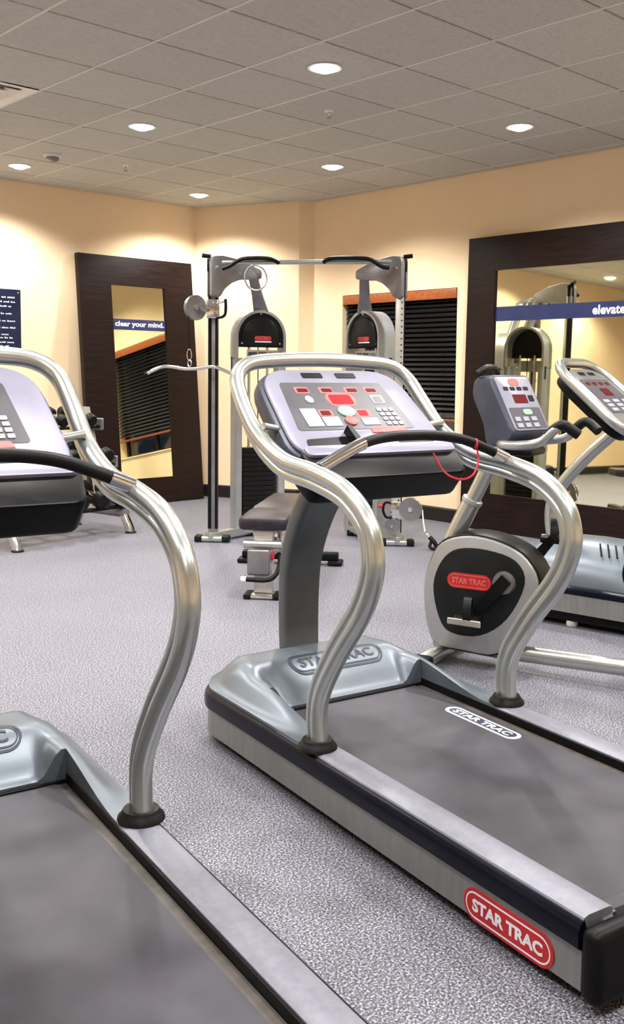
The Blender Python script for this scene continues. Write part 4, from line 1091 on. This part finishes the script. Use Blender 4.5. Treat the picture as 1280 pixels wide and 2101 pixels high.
MB().box(0.08, 0.52, -1.25, -0.60, 0.213, 0.24, 0.008, 2).build('roller_track', M['alu'], el)
MB().tube(cr([(0.30, 0.335, 0.40), (0.30, 0.352, 0.50), (0.30, 0.345, 0.60), (0.30, 0.285, 0.715), (0.30, 0.145, 0.875), (0.30, 0.015, 0.995), (0.30, -0.06, 1.065)], 6), 0.034, 14).build('console_post', M['tube'], el)
def e3(a, b, n):
    al = R(40)
    return (0.30 + a, -0.165 + b * math.cos(al) - n * math.sin(al), 1.015 + b * math.sin(al) + n * math.cos(al))
lp = rpoly([(-0.285, 0.0), (0.285, 0.0), (0.255, 0.545), (-0.255, 0.545)], [0.14, 0.14, 0.17, 0.17], 8)
MB().tube([e3(a, b, 0) for a, b in lp], 0.027, 14, closed=True).build('console_loop', M['tube'], el, label='silver tube loop framing the console')
MB().prism(rpoly([(-0.25, 0.02), (0.25, 0.02), (0.235, 0.505), (-0.235, 0.505)], [0.11, 0.11, 0.13, 0.13], 6), e3, -0.085, -0.01, 0.02).build('console_back', M['black'], el)
ef = MB().prism(rpoly([(-0.235, 0.04), (0.235, 0.04), (0.215, 0.49), (-0.215, 0.49)], [0.10, 0.10, 0.12, 0.12], 6), e3, -0.012, 0.008, 0.008).build('console_face', M['greysteel'], el)
MB().prism(rpoly([(-0.185, 0.14), (0.185, 0.14), (0.175, 0.40), (-0.175, 0.40)], 0.012, 3), e3, 0.006, 0.0105).build('display_panel', M['panel'], ef, smooth=False)
MB().prism(rpoly([(-0.05, 0.27), (0.05, 0.27), (0.05, 0.325), (-0.05, 0.325)], 0.006, 3), e3, 0.010, 0.013).build('main_readout', M['leddim'], ef, smooth=False)
for a in (-0.12, -0.04, 0.04, 0.12):
    MB().prism(rpoly([(a - 0.022, 0.355), (a + 0.022, 0.355), (a + 0.022, 0.375), (a - 0.022, 0.375)], 0.003, 2), e3, 0.010, 0.012).build('small_readout', M['leddim'], ef, smooth=False)
for k in range(9):
    a = -0.12 + (k % 3) * 0.12; b = 0.165 + (k // 3) * 0.032
    MB().prism(rpoly([(a - 0.035, b - 0.011), (a + 0.035, b - 0.011), (a + 0.035, b + 0.011), (a - 0.035, b + 0.011)], 0.003, 2), e3, 0.010, 0.013).build('key', M['keys'], ef, smooth=False)
for a in (-0.06, 0.06):
    MB().prism(rpoly([(a - 0.04, 0.435), (a + 0.04, 0.435), (a + 0.04, 0.460), (a - 0.04, 0.460)], 0.005, 2), e3, 0.006, 0.0085).build('speaker_slot', M['black'], ef, smooth=False)

# ------------------------------------------------------------------ dumbbell rack
RK = (3.705, 6.60, 0.0); RKZ = R(10.6)
rk = thing('dumbbell_rack', 'three-tier dumbbell rack on splayed silver legs in front of the leaning mirror', 'rack', RK, RKZ)
for s in (-1, 1):
    x = s * 0.545
    MB().loft([[Vector((x + a, y + b, z)) for a, b in rpoly([(-w_, -0.032), (w_, -0.032), (w_, 0.032), (-w_, 0.032)], 0.012, 2)] for y, z, w_ in ((0.005, 0.012, 0.030), (0.030, 0.07, 0.030), (0.085, 0.155, 0.030))]).build('front_leg', M['chrome'], rk)
    MB().loft([[Vector((x + a, y + b, z)) for a, b in rpoly([(-w_, -0.032), (w_, -0.032), (w_, 0.032), (-w_, 0.032)], 0.012, 2)] for y, z, w_ in ((0.66, 0.012, 0.030), (0.64, 0.07, 0.030), (0.60, 0.155, 0.030))]).build('rear_leg', M['chrome'], rk)
    for y in (0.0, 0.665):
        MB().lathe([(0.045, 0.0), (0.045, 0.008), (0.038, 0.014)], Matrix.Translation((x, y, 0)), 18).build('foot_pad', M['rubber'], rk)
    MB().tube([(x, 0.05, 0.155), (x, 0.62, 0.155)], 0.038, 10).build('base_beam', M['greysteel'], rk)
    MB().loft([[Vector((x + a, y + b, z)) for a, b in ((-0.035, -0.035), (0.035, -0.035), (0.035, 0.035), (-0.035, 0.035))] for y, z in ((0.33, 0.15), (0.40, 0.45), (0.56, 1.00))]).build('upright', M['palesteel'], rk)
tiers = [(0.17, 0.235, 0.070, 6, 0.105), (0.33, 0.565, 0.066, 7, 0.100), (0.50, 0.865, 0.048, 8, 0.085)]
for y, z, r_, n_, hl in tiers:
    for dy in (-0.075, 0.085):
        zz = z + dy * 0.35
        MB().box(-0.60, 0.60, y + dy - 0.028, y + dy + 0.028, zz - 0.012, zz + 0.012, 0.006, 1).build('tier_rail', M['black'], rk)
    for s in (-1, 1):
        MB().box(s * 0.590 - 0.012, s * 0.590 + 0.012, y - 0.13, y + 0.16, z - 0.055, z + 0.045, 0.008, 1).build('tier_end', M['greysteel'], rk)
def dumbbell(r_, hl, lab, grp):
    t = thing('dumbbell', lab, 'dumbbell', group=grp)
    MB().tube([(0, -hl - 0.01, 0), (0, -hl * 0.4, 0), (0, 0, 0), (0, hl * 0.4, 0), (0, hl + 0.01, 0)], [0.015, 0.014, 0.017, 0.014, 0.015], 12).build('handle', M['chrome'], t, label='chrome handle')
    for s in (-1, 1):
        m4 = Matrix.Translation((0, s * (hl - 0.005), 0)) @ Matrix.Rotation(R(-90 * s), 4, 'X')
        MB().lathe([(0.0, -0.035), (r_ * 0.72, -0.035), (r_, -0.022), (r_, 0.030), (r_ * 0.85, 0.042), (0.0, 0.042)], m4, 20).build('weight_head', M['rubber'], t)
    return t
names = ['on the lowest tier of the rack', 'on the middle tier of the rack', 'on the top tier of the rack']
sz = ['large', 'medium', 'small']
mat_r = Matrix.Translation(RK) @ Matrix.Rotation(RKZ, 4, 'Z')
for q, (y, z, r_, n_, hl) in enumerate(tiers):
    pro = dumbbell(r_, hl, '%s black dumbbell with chrome handle lying %s' % (sz[q], names[q]), 'dumbbells %s' % names[q])
    for k in range(n_):
        t = pro if k == 0 else copy_tree(pro)
        x = -0.50 + k * 1.0 / (n_ - 1)
        # heads rest on the two rails
        off = 0.014 + r_ * 1.02 if hl < 0.15 else 0.05
        p = mat_r @ Vector((x, y + 0.005, z + off))
        t.location = p
        t.rotation_euler = (R(19.3), 0, RKZ)
